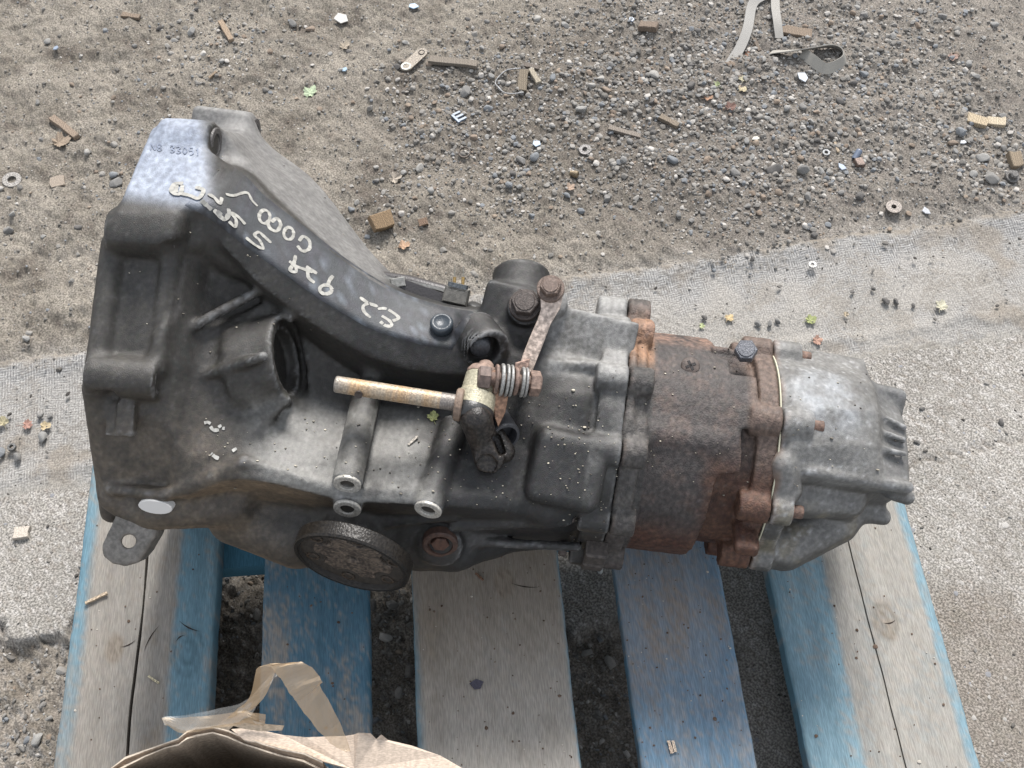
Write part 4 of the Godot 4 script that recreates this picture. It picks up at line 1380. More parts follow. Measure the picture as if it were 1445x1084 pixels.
	var am := arm.mesh(Vector3(-.05, -.095, .07), Vector3(.01, -.02, .16), .0018, func(p, _n, _e):
		return mixc(Color(.022, .019, .017), Color(.06, .05, .043), .5 + .8 * mid.get_noise_3dv(p * 1.5)) * (1.0 + .2 * fine.get_noise_3dv(p)), fine, .0003)
	put("selector_arm", am, greasy, root)
	var sh := B.new()
	sh.col = Color(.045, .047, .05)
	var sd := (g(716, 622, .118) - g(700, 596, .098)).normalized()
	sh.lathe(Transform3D(basis_z(sd), g(700, 596, .098)), [Vector2(.0125, -.01), Vector2(.0125, .02), Vector2(.0118, .0215), Vector2(.0098, .0215), Vector2(.0096, .010), Vector2(0, .010)], 24)
	put("selector_shaft_sleeve", sh.done(), rubber, root)
	# ---- machined seats at the bolt holes
	for q in [[490, 683.5, .1275, .0108, .0058], [490, 718, .1185, .0108, .0058], [604, 719.5, .1275, .0108, .0058]]:
		var a: Vector3 = {490.0: g(490, 683, .124) - g(520, 548, .062), 604.0: g(604, 719, .124) - g(645, 596, .073)}[float(q[0])]
		var rb := B.new()
		rb.col = Color(.50, .475, .43)
		ring(rb, g(q[0], q[1], q[2]), a, q[3], q[4], .012, .0012)
		var seat := put("bolt_seat", rb.done(), steel, root)
		rb = B.new()
		rb.col = Color(.13, .07, .045)
		rb.lathe(Transform3D(basis_z(a), g(q[0], q[1], q[2]) - a.normalized() * .004), [Vector2(q[4] - .0003, 0), Vector2(0, 0)], 16)
		put("rusty_bore", rb.done(), iron, seat)
	for q in [[304.5, 203, .082, .0130, .0080], [360, 189, -.03, .0140, .0085], [252.5, 334, .128, .0125, .0085], [224.5, 536, .137, .0115, .0085]]:
		var rb := B.new()
		rb.col = Color(.13, .125, .12)
		ring(rb, g(q[0], q[1], q[2]), X + Vector3(0, -.02, .06), q[3], q[4], .014, .0010)
		put("bolt_hole", rb.done(), steel, root)
	var rs := B.new()
	rs.col = Color(.15, .15, .15)
	rs.lathe(Transform3D(basis_z(X + Vector3(0, 0, .06)), g(224, 536, .137)), [Vector2(.0082, -.004), Vector2(.0082, -.001), Vector2(.005, .0), Vector2(.0045, -.0008), Vector2(0, -.0008)], 18)
	put("stud", rs.done(), steel, root)
	# ---- bright slot low on the mouth
	var ov := B.new()
	var oc := drop_px(Solid.keep(bell.L, g(221, 713, .1), .05), 221, 713) + Vector3(0, -.0005, .0012)
	var on := Vector3(-.05, -.42, .9).normalized()
	var ob := basis_z(on)
	var et := Transform3D(Basis(X, on.cross(X).normalized(), on), oc)
	var ell := PackedVector2Array(); var ell2 := PackedVector2Array()
	for k in 20: ell.append(Vector2(cos(TAU * k / 20) * .0135, sin(TAU * k / 20) * .0062))
	ov.col = Color(.50, .49, .47)
	ov.prism(ell, et, -.006, .0024, .0006)
	put("bare_metal_boss", ov.done(), flat_paint, root)
	# ---- eye lug at the bottom corner
	var lug := Solid.new()
	lug.ext(poly_px([190, 722, 228, 735, 226, 752, 210, 780, 200, 792, 182, 797, 164, 794, 150, 782, 149, 768, 158, 748, 170, 722], .082), facing(Vector3(0, 0, .080)), .0125, .003, .004)
	lug.cyl(g(182, 764, .06), g(182, 764, .12), .0056, .001, .002, true)
	var lm := lug.mesh(Vector3(-.34, -.205, .055), Vector3(-.24, -.10, .11), .0018, func(p, _n, _e):
		return mixc(Color(.13, .12, .105), Color(.21, .195, .175), .5 + .8 * mid.get_noise_3dv(p)) * (1.0 + .2 * fine.get_noise_3dv(p)), fine, .0004)
	put("eye_lug", lm, cast, root)
	# ---- drive flange
	var fa_ := Vector3(-.13, -.83, .54).normalized()
	var fc := g(495, 797, .112)
	var fb := Basis(X, fa_.cross(X).normalized(), fa_)
	fb.x = fb.y.cross(fa_)
	var ft := Transform3D(fb, fc)
	var fl := B.new()
	fl.col = Color(.022, .017, .0145)
	fl.lathe(ft, [Vector2(.030, -.0135), Vector2(.0455, -.0135), Vector2(.047, -.0125), Vector2(.0472, -.002), Vector2(.0464, 0), Vector2(.0436, 0), Vector2(.043, -.0012)], 64)
	var df := put("drive_flange", fl.done(), greasy, root)
	fl = B.new()
	fl.col = Color(.035, .028, .024)
	fl.lathe(ft, [Vector2(.0431, -.0011), Vector2(.0425, -.0045), Vector2(.030, -.0055), Vector2(.026, -.0075), Vector2(.0, -.0078)], 48)
	put("flange_face", fl.done(), iron, df)
	var dust := Solid.new()                                  # the dusty cup with scallops at the bolt holes
	dust.cyl(fc - fa_ * .009, fc - fa_ * .0045, .0325, .001, .002)
	for k in 6:
		var d := fb * Vector3(cos(TAU * (k + .35) / 6), sin(TAU * (k + .35) / 6), 0)
		dust.cyl(fc + d * .0345 - fa_ * .014, fc + d * .0345 + fa_ * .006, .0098, .0005, .002, true)
	dust.cone(fc - fa_ * .003, fc - fa_ * .003, .006, .006, .003, true)
	var dm := dust.mesh(fc - Vector3(.05, .045, .035), fc + Vector3(.05, .045, .035), .0014, func(p, _n, _e):
		var k: float = fine.get_noise_3dv(p * 2.5) + .5 * mid.get_noise_3dv(p * 2.0)
		return mixc(Color(.135, .108, .086), Color(.035, .027, .023), sst(-.25, .3, k)), fine, .0006)
	put("flange_cup", dm, iron, df)
	for k in 6:
		var d := fb * Vector3(cos(TAU * (k + .35) / 6), sin(TAU * (k + .35) / 6), 0)
		fl = B.new()
		fl.col = Color(.085, .065, .05)
		fl.lathe(Transform3D(fb, fc + d * .0362 - fa_ * .0048), [Vector2(.0056, 0), Vector2(.0054, .0009), Vector2(.0040, .0009), Vector2(.0038, -.002), Vector2(0, -.002)], 16)
		put("flange_bolt_hole", fl.done(), steel, df)
	# ---- plug under the diff housing
	var pg := B.new()
	pg.col = Color(.075, .04, .028)
	var pd := Vector3(.1, -.62, .78).normalized()
	pg.lathe(Transform3D(basis_z(pd), g(621, 768, .079)), [Vector2(.0145, -.006), Vector2(.0145, .001), Vector2(.0132, .002), Vector2(.0105, .002), Vector2(.0100, -.003), Vector2(0, -.003)], 26)
	var plug := put("drain_plug", pg.done(), iron, root)
	pg = B.new()
	pg.col = Color(.10, .05, .032)
	pg.prism(hexagon(.0075), Transform3D(basis_z(pd), g(621, 768, .079)), -.003, .0012, .0006)
	put("plug_head", pg.done(), iron, plug)
	# ---- bolts of the end cover and case
	for q in [[12, .2440], [70, .2440], [116, .2370], [160, .2370]]:
		var d := Vector3(0, cos(deg_to_rad(q[0])), sin(deg_to_rad(q[0])))
		var bb := B.new()
		bb.col = Color(.17, .105, .078)
		var bt := Transform3D(basis_z(X), Vector3(q[1], -.035, 0) + d * .0905)
		bb.lathe(bt, [Vector2(.0088, -.001), Vector2(.0088, .0006), Vector2(.0055, .0010), Vector2(.0055, .0085), Vector2(.0049, .0094), Vector2(.0030, .0094), Vector2(.0027, .006), Vector2(0, .006)], 20)
		put("cover_bolt", bb.done(), iron, root)
	bolt(root, "hexagon_bolt", g(1052, 500, .052), (up_g + Vector3(-.1, -.2, 0)).normalized(), .0165, .009, steel, 0.0, Color(.12, .125, .14), .1)
	var gk := B.new()
	gk.col = Color(.42, .40, .30)
	gk.lathe(Transform3D(basis_z(X), Vector3(.2190, -.035, 0)), [Vector2(.085, -.0005), Vector2(.0912, -.0005), Vector2(.0912, .0005), Vector2(.085, .0005)], 72)
	put("gasket", gk.done(), flat_paint, root)
	var sc := B.new()
	sc.col = Color(.10, .078, .066)
	var sn := Vector3(0, .35, .94).normalized()
	var sp_ := drop_px(Solid.keep(mids.L, g(974, 517, .08), .05), 974, 517)
	sc.lathe(Transform3D(basis_z(sn), sp_), [Vector2(.0078, -.002), Vector2(.0078, .0012), Vector2(.0066, .0022), Vector2(0, .0024)], 22, true)
	var screw := put("blanking_screw", sc.done(), iron, root)
	sc = B.new()
	sc.col = Color(.018, .014, .012)
	for a in [.5, 2.07]:
		sc.box(Transform3D(basis_z(sn).rotated(sn, a), sp_ + sn * .0022), Vector3(.0045, .0011, .0005), .0002)
	put("cross_slot", sc.done(), iron, screw)
	# bolt heads under the front flange
	for a in [94, 128, 162]:
		var d := Vector3(0, cos(deg_to_rad(a)), sin(deg_to_rad(a)))
		bolt(root, "flange_bolt", Vector3(.0655, -.035, 0) + d * .105, -X, .011, .006, iron, 0.0, Color(.09, .07, .06), .3)
	for q in [[150, .012], [140, .012]]:
		var d := Vector3(0, cos(deg_to_rad(q[0] + 8)), sin(deg_to_rad(q[0] + 8)))
		var fb2 := B.new()
		fb2.col = Color(.07, .055, .05)
		fb2.box(Transform3D(Basis(X, d.cross(X).normalized(), d), Vector3(.086, -.035, 0) + d * .112), Vector3(.009, .008, .008), .002)
		put("flange_tab", fb2.done(), iron, root)
	# ---- breather and switch behind the top edge
	var swb := B.new()
	swb.col = Color(.045, .043, .04)
	swb.tube([g(536, 392, .02), g(575, 398, .03), g(620, 410, .035), g(650, 418, .04)], .006, .006, 8)
	swb.box(Transform3D(Basis(Z, -.22), g(600, 416, .035)), Vector3(.028, .006, .012), .002)
	put("black_bracket", swb.done(), rubber, root)
	swb = B.new()
	swb.col = Color(.29, .285, .265)
	swb.ribbon([g(530, 388, .03), g(548, 393, .032), g(575, 398, .036), g(602, 404, .038), g(632, 412, .04)], [Z, Z, Z, Z, Z], .012, .0022)
	swb.box(Transform3D(Basis(Z, .3), g(562, 399, .045)), Vector3(.006, .004, .004), .001)
	put("bracket_rim", swb.done(), cast, root)
	swb = B.new()
	swb.col = Color(.14, .13, .115)
	swb.box(Transform3D(Basis(Z, -.1), g(644, 418, .045)), Vector3(.0105, .007, .009), .0015)
	var sw := put("switch", swb.done(), cast, root)
	swb = B.new()
	swb.col = Color(.10, .11, .12)
	swb.box(Transform3D(Basis(Z, -.1), g(646, 406, .048)), Vector3(.0085, .0032, .006), .0012)
	put("switch_cap", swb.done(), steel, sw)
	for dx in [0, 12]:
		swb = B.new()
		swb.col = Color(.40, .27, .10)
		swb.tube([g(641 + dx, 404, .05), g(641.5 + dx, 391, .05)], .0014, .0014, 8)
		swb.col = Color(.30, .29, .25)
		swb.tube([g(641.5 + dx, 391, .05), g(642 + dx, 376, .05)], .0005, .0004, 6)
		put("brass_pin", swb.done(), steel, sw)
	swb = B.new()
	swb.col = Color(.03, .03, .03)
	swb.lathe(Transform3D(basis_z(Vector3(.3, .9, .3)), g(672, 440, .03)), [Vector2(.010, -.006), Vector2(.0105, .003), Vector2(.008, .006), Vector2(0, .007)], 18, true)
	put("grommet", swb.done(), rubber, root)

func grit_gearbox(root: Node3D) -> void:
	# crumbs lying on the upper faces of the neck and flange
	var mm := MultiMesh.new()
	mm.transform_format = MultiMesh.TRANSFORM_3D
	mm.use_colors = true
	mm.mesh = stone_mesh(77, .8)
	var T := []
	var all := [[bell, 560, 860, 560, 720, 190], [bell, 290, 620, 590, 690, 60], [bell, 790, 905, 520, 780, 80], [mids, 905, 1060, 480, 700, 40], [endc, 1090, 1270, 520, 690, 26], [bell, 180, 620, 190, 500, 40]]
	for q in all:
		for k in q[5]:
			var px := rng.randf_range(q[1], q[2]); var py := rng.randf_range(q[3], q[4])
			if q[5] == 190 and rng.randf() > .35 + .65 * exp(-pow((px - 690) / 70.0, 2)): continue
			var L: Array[Prim] = q[0].L
			var S := Solid.keep(L, g(px, py, .09), .05)
			if S.is_empty(): continue
			var p := drop_px(S, px, py)
			if Solid.value(S, p) > .002: continue
			var r := rng.randf_range(.0004, .0011) * (1.7 if rng.randf() < .08 else 1.0)
			T.append([Transform3D(Basis.from_euler(Vector3(rng.randf() * 6, rng.randf() * 6, 0)).scaled(Vector3(r, r * .7, r * rng.randf_range(1, 1.9))), p), mixc(Color(.07, .06, .05), Color(.55, .50, .40), pow(rng.randf(), 1.6))])
	mm.instance_count = T.size()
	for i in T.size():
		mm.set_instance_transform(i, T[i][0])
		mm.set_instance_color(i, T[i][1])
	var o := MultiMeshInstance3D.new()
	o.name = "grit"
	o.multimesh = mm
	o.material_override = skin(.9, null, Vector3.ONE)
	o.set_meta("kind", "stuff")
	root.add_child(o, true)

# ---------------------------------------------------------------- loose things in the yard
var spots := []                                           # [Vector3, what], to say where a pebble lies

func stone_mesh(sd: int, flatten: float, smooth := true) -> ArrayMesh:   # a worn stone, 80 faces
	var r := RandomNumberGenerator.new()
	r.seed = sd
	var t := (1.0 + sqrt(5.0)) / 2.0
	var V := [Vector3(-1, t, 0), Vector3(1, t, 0), Vector3(-1, -t, 0), Vector3(1, -t, 0), Vector3(0, -1, t), Vector3(0, 1, t), Vector3(0, -1, -t), Vector3(0, 1, -t), Vector3(t, 0, -1), Vector3(t, 0, 1), Vector3(-t, 0, -1), Vector3(-t, 0, 1)]
	var F := [0, 11, 5, 0, 5, 1, 0, 1, 7, 0, 7, 10, 0, 10, 11, 1, 5, 9, 5, 11, 4, 11, 10, 2, 10, 7, 6, 7, 1, 8, 3, 9, 4, 3, 4, 2, 3, 2, 6, 3, 6, 8, 3, 8, 9, 4, 9, 5, 2, 4, 11, 6, 2, 10, 8, 6, 7, 9, 8, 1]
	for i in V.size(): V[i] = V[i].normalized()
	var G := []
	var seen := {}
	for i in range(0, F.size(), 3):
		var m := []
		for e in 3:
			var a: int = F[i + e]; var b: int = F[i + (e + 1) % 3]
			var key := mini(a, b) * 1000 + maxi(a, b)
			if not seen.has(key):
				seen[key] = V.size()
				V.append(((V[a] + V[b]) * 0.5).normalized())
			m.append(seen[key])
		G.append_array([F[i], m[0], m[2], F[i + 1], m[1], m[0], F[i + 2], m[2], m[1], m[0], m[1], m[2]])
	var cuts := []
	for k in 9:
		cuts.append([Vector3(r.randfn(), r.randfn(), r.randfn()).normalized(), r.randf_range(.48, .80)])
	for i in V.size():
		var v: Vector3 = V[i] * r.randf_range(.94, 1.04)
		for c in cuts:
			var d: float = v.dot(c[0])
			if d > c[1]: v -= c[0] * (d - c[1])
		V[i] = Vector3(v.x, v.y * flatten, v.z)
	var N := []
	N.resize(V.size()); N.fill(Vector3.ZERO)
	for i in range(0, G.size(), 3):
		var f: Vector3 = (V[G[i + 1]] - V[G[i]]).cross(V[G[i + 2]] - V[G[i]])
		for e in 3: N[G[i + e]] += f
	var b := B.new()
	for i in range(0, G.size(), 3):
		var A: Vector3 = V[G[i]]; var Bq: Vector3 = V[G[i + 1]]; var C: Vector3 = V[G[i + 2]]
		var f := (Bq - A).cross(C - A).normalized()
		var n := []
		for e in 3: n.append(N[G[i + e]].normalized().lerp(f, .35 if smooth else .8).normalized())
		b.tri(A, Bq, C, n[0], n[1], n[2])
	return b.done()

func lie(px: float, py: float, lift := 0.0) -> Vector3:   # on the ground there
	var p := at(px, py, 0.0)
	p.y = ground_h(p.x, p.z) + lift
	return p

func note(p: Vector3, what: String) -> void:               # keeps the name of a thing without what says where it is
	var out := ""
	for w in what.split(" "):
		if w in ["lying", "on", "in", "beside", "below", "left", "right", "above", "near", "with", "curving", "hanging", "standing", "among", "at", "under", "pointing", "behind", "resting", "curled", "half", "holding", "around", "doubled", "inside", "from", "of", "sized", "like"]: break
		out += ("" if out == "" else " ") + w
	spots.append([p, out])

func heavy(px: float, py: float) -> float:                # how thick the gravel lies
	var d := .20
	for q in [[1000, 110, 170, 1.0], [1080, 250, 130, .9], [860, 150, 150, .7], [640, 150, 120, .6], [1390, 230, 90, .8], [1280, 60, 150, .55], [310, 80, 110, .45], [700, 240, 140, .35], [1250, 170, 120, .5], [560, 300, 60, .3], [180, 250, 80, .25]]:
		d += q[3] * exp(-(pow(px - q[0], 2) + pow((py - q[1]) * 1.3, 2)) / (q[2] * q[2]))
	return d * (.55 + .9 * n01(mid, Vector3(px, 0, py) * .0006))

func scatter(called: String, label: String, category: String, count: int, sd: int, pick: Callable, mat: Material) -> void:
	var mm := MultiMesh.new()
	mm.transform_format = MultiMesh.TRANSFORM_3D
	mm.use_colors = true
	mm.mesh = stone_mesh(sd, .72, false)
	var T := []
	for k in count:
		var q = pick.call()
		if q != null: T.append(q)
	mm.instance_count = T.size()
	for i in T.size():
		mm.set_instance_transform(i, T[i][0])
		mm.set_instance_color(i, T[i][1])
	var o := MultiMeshInstance3D.new()
	o.name = numbered(called)
	o.multimesh = mm
	o.material_override = mat
	tag(o, label, category)
	o.set_meta("kind", "stuff")
	add_child(o, true)

func stone_colour() -> Color:
	var k := rng.randf()
	var c := mixc(Color(.17, .158, .142), Color(.365, .345, .315), rng.randf())
	if k < .10: c = Color(.52, .49, .45)
	elif k < .14: c = Color(.29, .23, .18)
	elif k < .16: c = Color(.34, .275, .215)
	elif k < .25: c = Color(.25, .26, .27)
	return c * rng.randf_range(.85, 1.1)

func rand_basis(r: float, fl := .75) -> Basis:
	return Basis.from_euler(Vector3(rng.randf_range(-.5, .5), rng.randf() * TAU, rng.randf_range(-.5, .5))) * Basis.from_scale(Vector3(r, r * rng.randf_range(fl * .8, fl * 1.2), r * rng.randf_range(.65, 1.0)))

func build_gravel() -> void:
	var sm := skin(.92, noise_tex(.05, 4, .7, 1.0, 256), Vector3.ONE * 30.0, null, 1.0, 0.0, .3)
	scatter("gravel", "loose grey gravel and grit strewn over the bare dirt", "gravel", 80000, 31, func():
		var p := Vector3(rng.randf_range(-1.05, 1.05), 0, rng.randf_range(-1.55, -.62))
		if band(p.x, p.z) < .835 + .028 * rng.randfn(): return null
		var q := pix(p)
		var h := heavy(q.x, q.y)
		if rng.randf() > h * h * 1.5 + .10: return null
		var r := .0012 * exp(absf(rng.randfn()) * .62) * (.75 + .45 * h)
		r = minf(r, .0060)
		p.y = ground_h(p.x, p.z) + r * .1 + (.004 if band(p.x, p.z) < .853 else 0.0)
		return [Transform3D(rand_basis(r), p), stone_colour()], sm)
	scatter("aggregate", "broken concrete aggregate lying in the hollow under the pallet", "rubble", 9000, 32, func():
		var p := Vector3(rng.randf_range(-.62, .3), 0, rng.randf_range(-.55, -.17))
		if rng.randf() > broken(p.x, p.z): return null
		var r := .0014 * exp(absf(rng.randfn()) * .62)
		r = minf(r, .009)
		p.y = ground_h(p.x, p.z) - r * .1
		return [Transform3D(rand_basis(r), p), stone_colour() * .95], sm)
	scatter("grit", "fine dark and pale grit sprinkled over the fabric and concrete", "grit", 4200, 33, func():
		var p := Vector3(rng.randf_range(-.75, .75), 0, rng.randf_range(-1.0, -.2))
		var t := band(p.x, p.z)
		if t > .85: return null
		var r := .0007 * exp(absf(rng.randfn()) * .55)
		p.y = ground_h(p.x, p.z) + r * .3 + (.0075 if t > .66 else 0.0)
		return [Transform3D(rand_basis(r), p), mixc(Color(.06, .055, .05), Color(.45, .42, .38), pow(rng.randf(), 1.2))], sm)
	scatter("crumbs", "dark crumbs of rust and dirt scattered on the pallet boards", "dirt", 900, 35, func():
		var p := Vector3(rng.randf_range(-.42, .42), .1445, rng.randf_range(-.5, -.2))
		var lx := ((p.x - .0055) - .0797 * (p.z + .228)) 
		var on := -1
		for k in 5:
			if lx > [-.398, -.223, -.084, .108, .253][k] and lx < [-.271, -.129, .052, .204, .396][k]: on = k
		if on < 0 or rng.randf() > [.25, .5, .8, 1.0, .4][on]: return null
		var r := .0006 * exp(absf(rng.randfn()) * .65)
		r = minf(r, .0032)
		var c := mixc(Color(.07, .045, .03), Color(.17, .12, .09), rng.randf())
		if rng.randf() < .16: c = Color(.5, .46, .4)
		return [Transform3D(Basis(Vector3.UP, rng.randf() * TAU) * Basis.from_scale(Vector3(r, r * .35, r * rng.randf_range(.5, 1.0))), p), c], sm)
	# stones bedded in the surface of the slab
	scatter("slab_stones", "pale stones worn flush with the old concrete slab", "aggregate", 7000, 34, func():
		var p := Vector3(rng.randf_range(-.75, .75), 0, rng.randf_range(-.85, -.2))
		if band(p.x, p.z) > .66 or broken(p.x, p.z) > .3: return null
		var r := .0016 * exp(absf(rng.randfn()) * .6)
		r = minf(r, .007)
		p.y = ground_h(p.x, p.z) - r * .18
		var b := Basis(Vector3.UP, rng.randf() * TAU) * Basis.from_scale(Vector3(r, r * .3, r * rng.randf_range(.6, 1.0)))
		var c := mixc(Color(.29, .265, .235), Color(.47, .45, .42), rng.randf())
		if rng.randf() < .12: c = Color(.28, .28, .29)
		return [Transform3D(b, p), c], sm)

func build_pebbles() -> void:
	var mats := []
	var tones := [["grey", Color(.26, .25, .235)], ["dark grey", Color(.155, .145, .135)], ["pale", Color(.44, .42, .385)], ["brown", Color(.30, .235, .18)], ["bluish", Color(.25, .262, .272)], ["light grey", Color(.35, .34, .32)]]
	var tx := noise_tex(.06, 4, .6, 1.0, 256)
	for t in tones: mats.append(paint(t[1], .92, tx, 40.0))
	var forms := []
	for k in 8: forms.append(stone_mesh(200 + k, .62 + .04 * k, k % 2 == 0))
	var words := ["flat", "angular", "rounded", "chipped", "oval", "blunt", "smooth", "wedge-shaped"]
	var done := []
	var made := {}
	var add := func(px: float, py: float, r: float, ti: int, fi: int, known := ""):
		var p := lie(px, py)
		var t := band(p.x, p.z)
		if t < .85 and t > .66: p.y += .006
		p.y += r * .32
		var o := put("pebble", forms[fi], mats[ti])
		o.transform = Transform3D(Basis(Vector3.UP, rng.randf() * TAU) * Basis.from_euler(Vector3(rng.randf_range(-.3, .3), 0, rng.randf_range(-.3, .3))) * Basis.from_scale(Vector3(r, r, r * rng.randf_range(.68, .95))), p)
		var label := known
		if label == "":
			var best := 9.0; var wh := ""; var at_ := Vector3.ZERO
			for s in spots:
				var d: float = s[0].distance_to(p)
				if d < best:
					best = d; wh = s[1]; at_ = s[0]
			var dv := p - at_
			var side := ("right of" if dv.x > 0 else "left of") if absf(dv.x) > absf(dv.z) else ("beyond" if dv.z < 0 else "in front of")
			var far := "close" if best < .05 else ("a little way" if best < .11 else "well")
			label = "%s %s pebble %s %s the %s" % [tones[ti][0], words[fi], far, side, " ".join(Array(wh.split(" ")).slice(-5))]
		for alt in ["", "larger ", "smaller ", "second ", "third "]:
			if known != "" or not made.has(alt + label):
				label = alt + label
				break
		made[label] = r
		tag(o, label, "pebble", "loose pebbles lying about the yard")
		done.append(p)
	# the ones that stand out
	for q in [[1395, 261, .0115, 0, 1, "large grey angular stone, biggest of the heap at the right edge"], [1370, 254, .0075, 5, 0, "grey flat stone touching the left side of the biggest stone"], [1384, 229, .011, 5, 3, "large chipped grey stone above the biggest stone of the heap"], [1353, 195, .009, 4, 7, "bluish wedge of stone below the two wood blocks"], [1343, 207, .008, 3, 1, "brownish stone left of the white chip below the two wood blocks"], [1400, 41, .007, 5, 4, "pale oval stone near the top right corner"], [1326, 33, .009, 0, 3, "broad stone half sunk in the dirt near the top right"], [1169, 145, .0065, 1, 2, "left of a pair of round dark stones below the straps"], [1184, 147, .0075, 1, 2, "right of a pair of round dark stones below the straps"], [656, 135, .011, 0, 1, "large grey stone lying left of the wire loop"], [820, 164, .010, 5, 3, "chipped stone with a rusty patch in the gravel"], [834, 131, .0065, 2, 6, "smooth white stone in the gravel right of the wire loop"], [735, 231, .009, 0, 1, "angular stone, left of two side by side above the bracket"], [755, 228, .009, 4, 0, "flat bluish stone, right of two side by side"], [592, 242, .0085, 2, 3, "chalky chipped stone below the rusty ring"], [1090, 245, .012, 1, 2, "big dark lump of tar-black stone in the right gravel"], [1130, 250, .010, 0, 3, "broad grey stone right of the dark lump"], [1138, 285, .0075, 0, 1, "grey stone standing on the edge of the dirt above the fabric"], [166, 265, .010, 0, 1, "grey stone by the upper left edge of the bell housing"], [162, 253, .0075, 4, 0, "bluish stone touching the edge of the bell housing"], [271, 50, .0085, 5, 1, "pale angular stone, left of three in the upper left"], [414, 40, .0085, 0, 7, "wedge shaped stone with a sunlit face, upper left"], [439, 49, .0085, 3, 2, "round brown stone right of the wedge shaped one"], [889, 39, .006, 4, 2, "bluish pebble left of the brown wooden stub"], [922, 113, .009, 2, 4, "pale oval stone beside the rusty scrap"], [48, 1040, .008, 5, 1, "stone in the lower left broken ground"], [1413, 597, .0055, 1, 2, "black pebble alone on the pale slab at the right"], [1301, 577, .004, 1, 2, "small black pebble close to the end cover corner"], [1294, 625, .0045, 1, 1, "black crumb on the slab right of the end cover"], [1248, 430, .006, 1, 1, "dark stone, largest of the small heap on the fabric"], [1262, 431, .0055, 1, 3, "dark chipped stone, right in the small heap on the fabric"], [1287, 436, .0042, 1, 2, "round dark stone right of the small heap on the fabric"], [1230, 412, .0040, 1, 4, "oval dark stone above the small heap on the fabric"], [1201, 417, .0038, 1, 2, "dark stone left of the small heap on the fabric"], [1068, 461, .0056, 0, 1, "left of three grey stones on the fabric near the case"], [1085, 462, .005, 0, 3, "middle of three grey stones on the fabric near the case"], [1096, 458, .005, 0, 2, "right of three grey stones on the fabric near the case"], [993, 453, .0045, 1, 1, "lone dark pebble on the fabric above the rusty case"], [1060, 373, .0045, 1, 3, "dark stone on the upper left of the fabric"], [64, 622, .0075, 5, 2, "round grey stone under the dry leaves on the left"], [73, 591, .005, 0, 1, "small stone, right of a pair on the left fabric"], [61, 591, .005, 0, 4, "small stone, left of a pair on the left fabric"], [4, 644, .008, 4, 1, "bluish stone cut by the left edge of the picture"], [28, 650, .007, 0, 3, "grey stone below the small nut on the left fabric"], [41, 485, .0055, 5, 2, "round stone above the left end of the fabric"]]:
		add.call(float(q[0]), float(q[1]), q[2], q[3], q[4], q[5])
	var tries := 0
	while done.size() < 296 and tries < 30000:
		tries += 1
		var px := rng.randf_range(5, 1440); var py := rng.randf_range(3, 345)
		if py > 372 - (px - 940) * .16 and px > 800: continue
		if py > 500 - px * .02 and px < 130: continue
		if px > 130 and px < 560 and py > 150 + maxf(0, px - 350) * 1.1: continue
		if rng.randf() > heavy(px, py) * .62: continue
		var p := lie(px, py)
		var r := .0042 * exp(absf(rng.randfn()) * .32)
		var ok := true
		for w in done:
			if w.distance_to(p) < r * 2.2: ok = false; break
		if not ok: continue
		add.call(px, py, minf(r, .0085), [0, 0, 5, 5, 1, 2, 3, 4][rng.randi() % 8], rng.randi() % 8)

func seg(px0: float, py0: float, px1: float, py1: float) -> Array:        # centre, direction and length on the ground
	var a := lie(px0, py0); var b := lie(px1, py1)
	return [(a + b) * .5, (b - a), a.distance_to(b)]

func stick(called: String, label: String, cat: String, q: Array, wd: float, th: float, col: Color, mat: Material, y := 0.0, rag := .25) -> Node3D:
	# a splinter of wood: an outline with ragged ends
	var s := seg(q[0], q[1], q[2], q[3])
	if y > 0.0:
		var a := at(q[0], q[1], y); var bb := at(q[2], q[3], y)
		s = [(a + bb) * .5, bb - a, a.distance_to(bb)]
	var L: float = s[2] * .5
	var w := wd * .5
	var P := PackedVector2Array()
	for k in 6: P.append(Vector2(lerpf(-L, L, k / 5.0), -w * rng.randf_range(1.0 - rag, 1.0)))
	P.append(Vector2(L * 1.02, 0))
	for k in 6: P.append(Vector2(lerpf(L, -L, k / 5.0), w * rng.randf_range(1.0 - rag, 1.0)))
	P.append(Vector2(-L * .97, w * .2))
	var b := B.new()
	b.col = col
	var d: Vector3 = s[1].normalized()
	b.prism(P, Transform3D(Basis(d, d.cross(Vector3.UP).normalized() * -1.0, d.cross(d.cross(Vector3.UP) * -1.0).normalized()), Vector3.ZERO), -th * .5, th * .5, minf(th, wd) * .12)
	var o := put(called, b.done(), mat)
	o.position = s[0] + Vector3(0, th * .45 + .001, 0)
	tag(o, label, cat)
	note(o.position, label.split(",")[0])
	return o

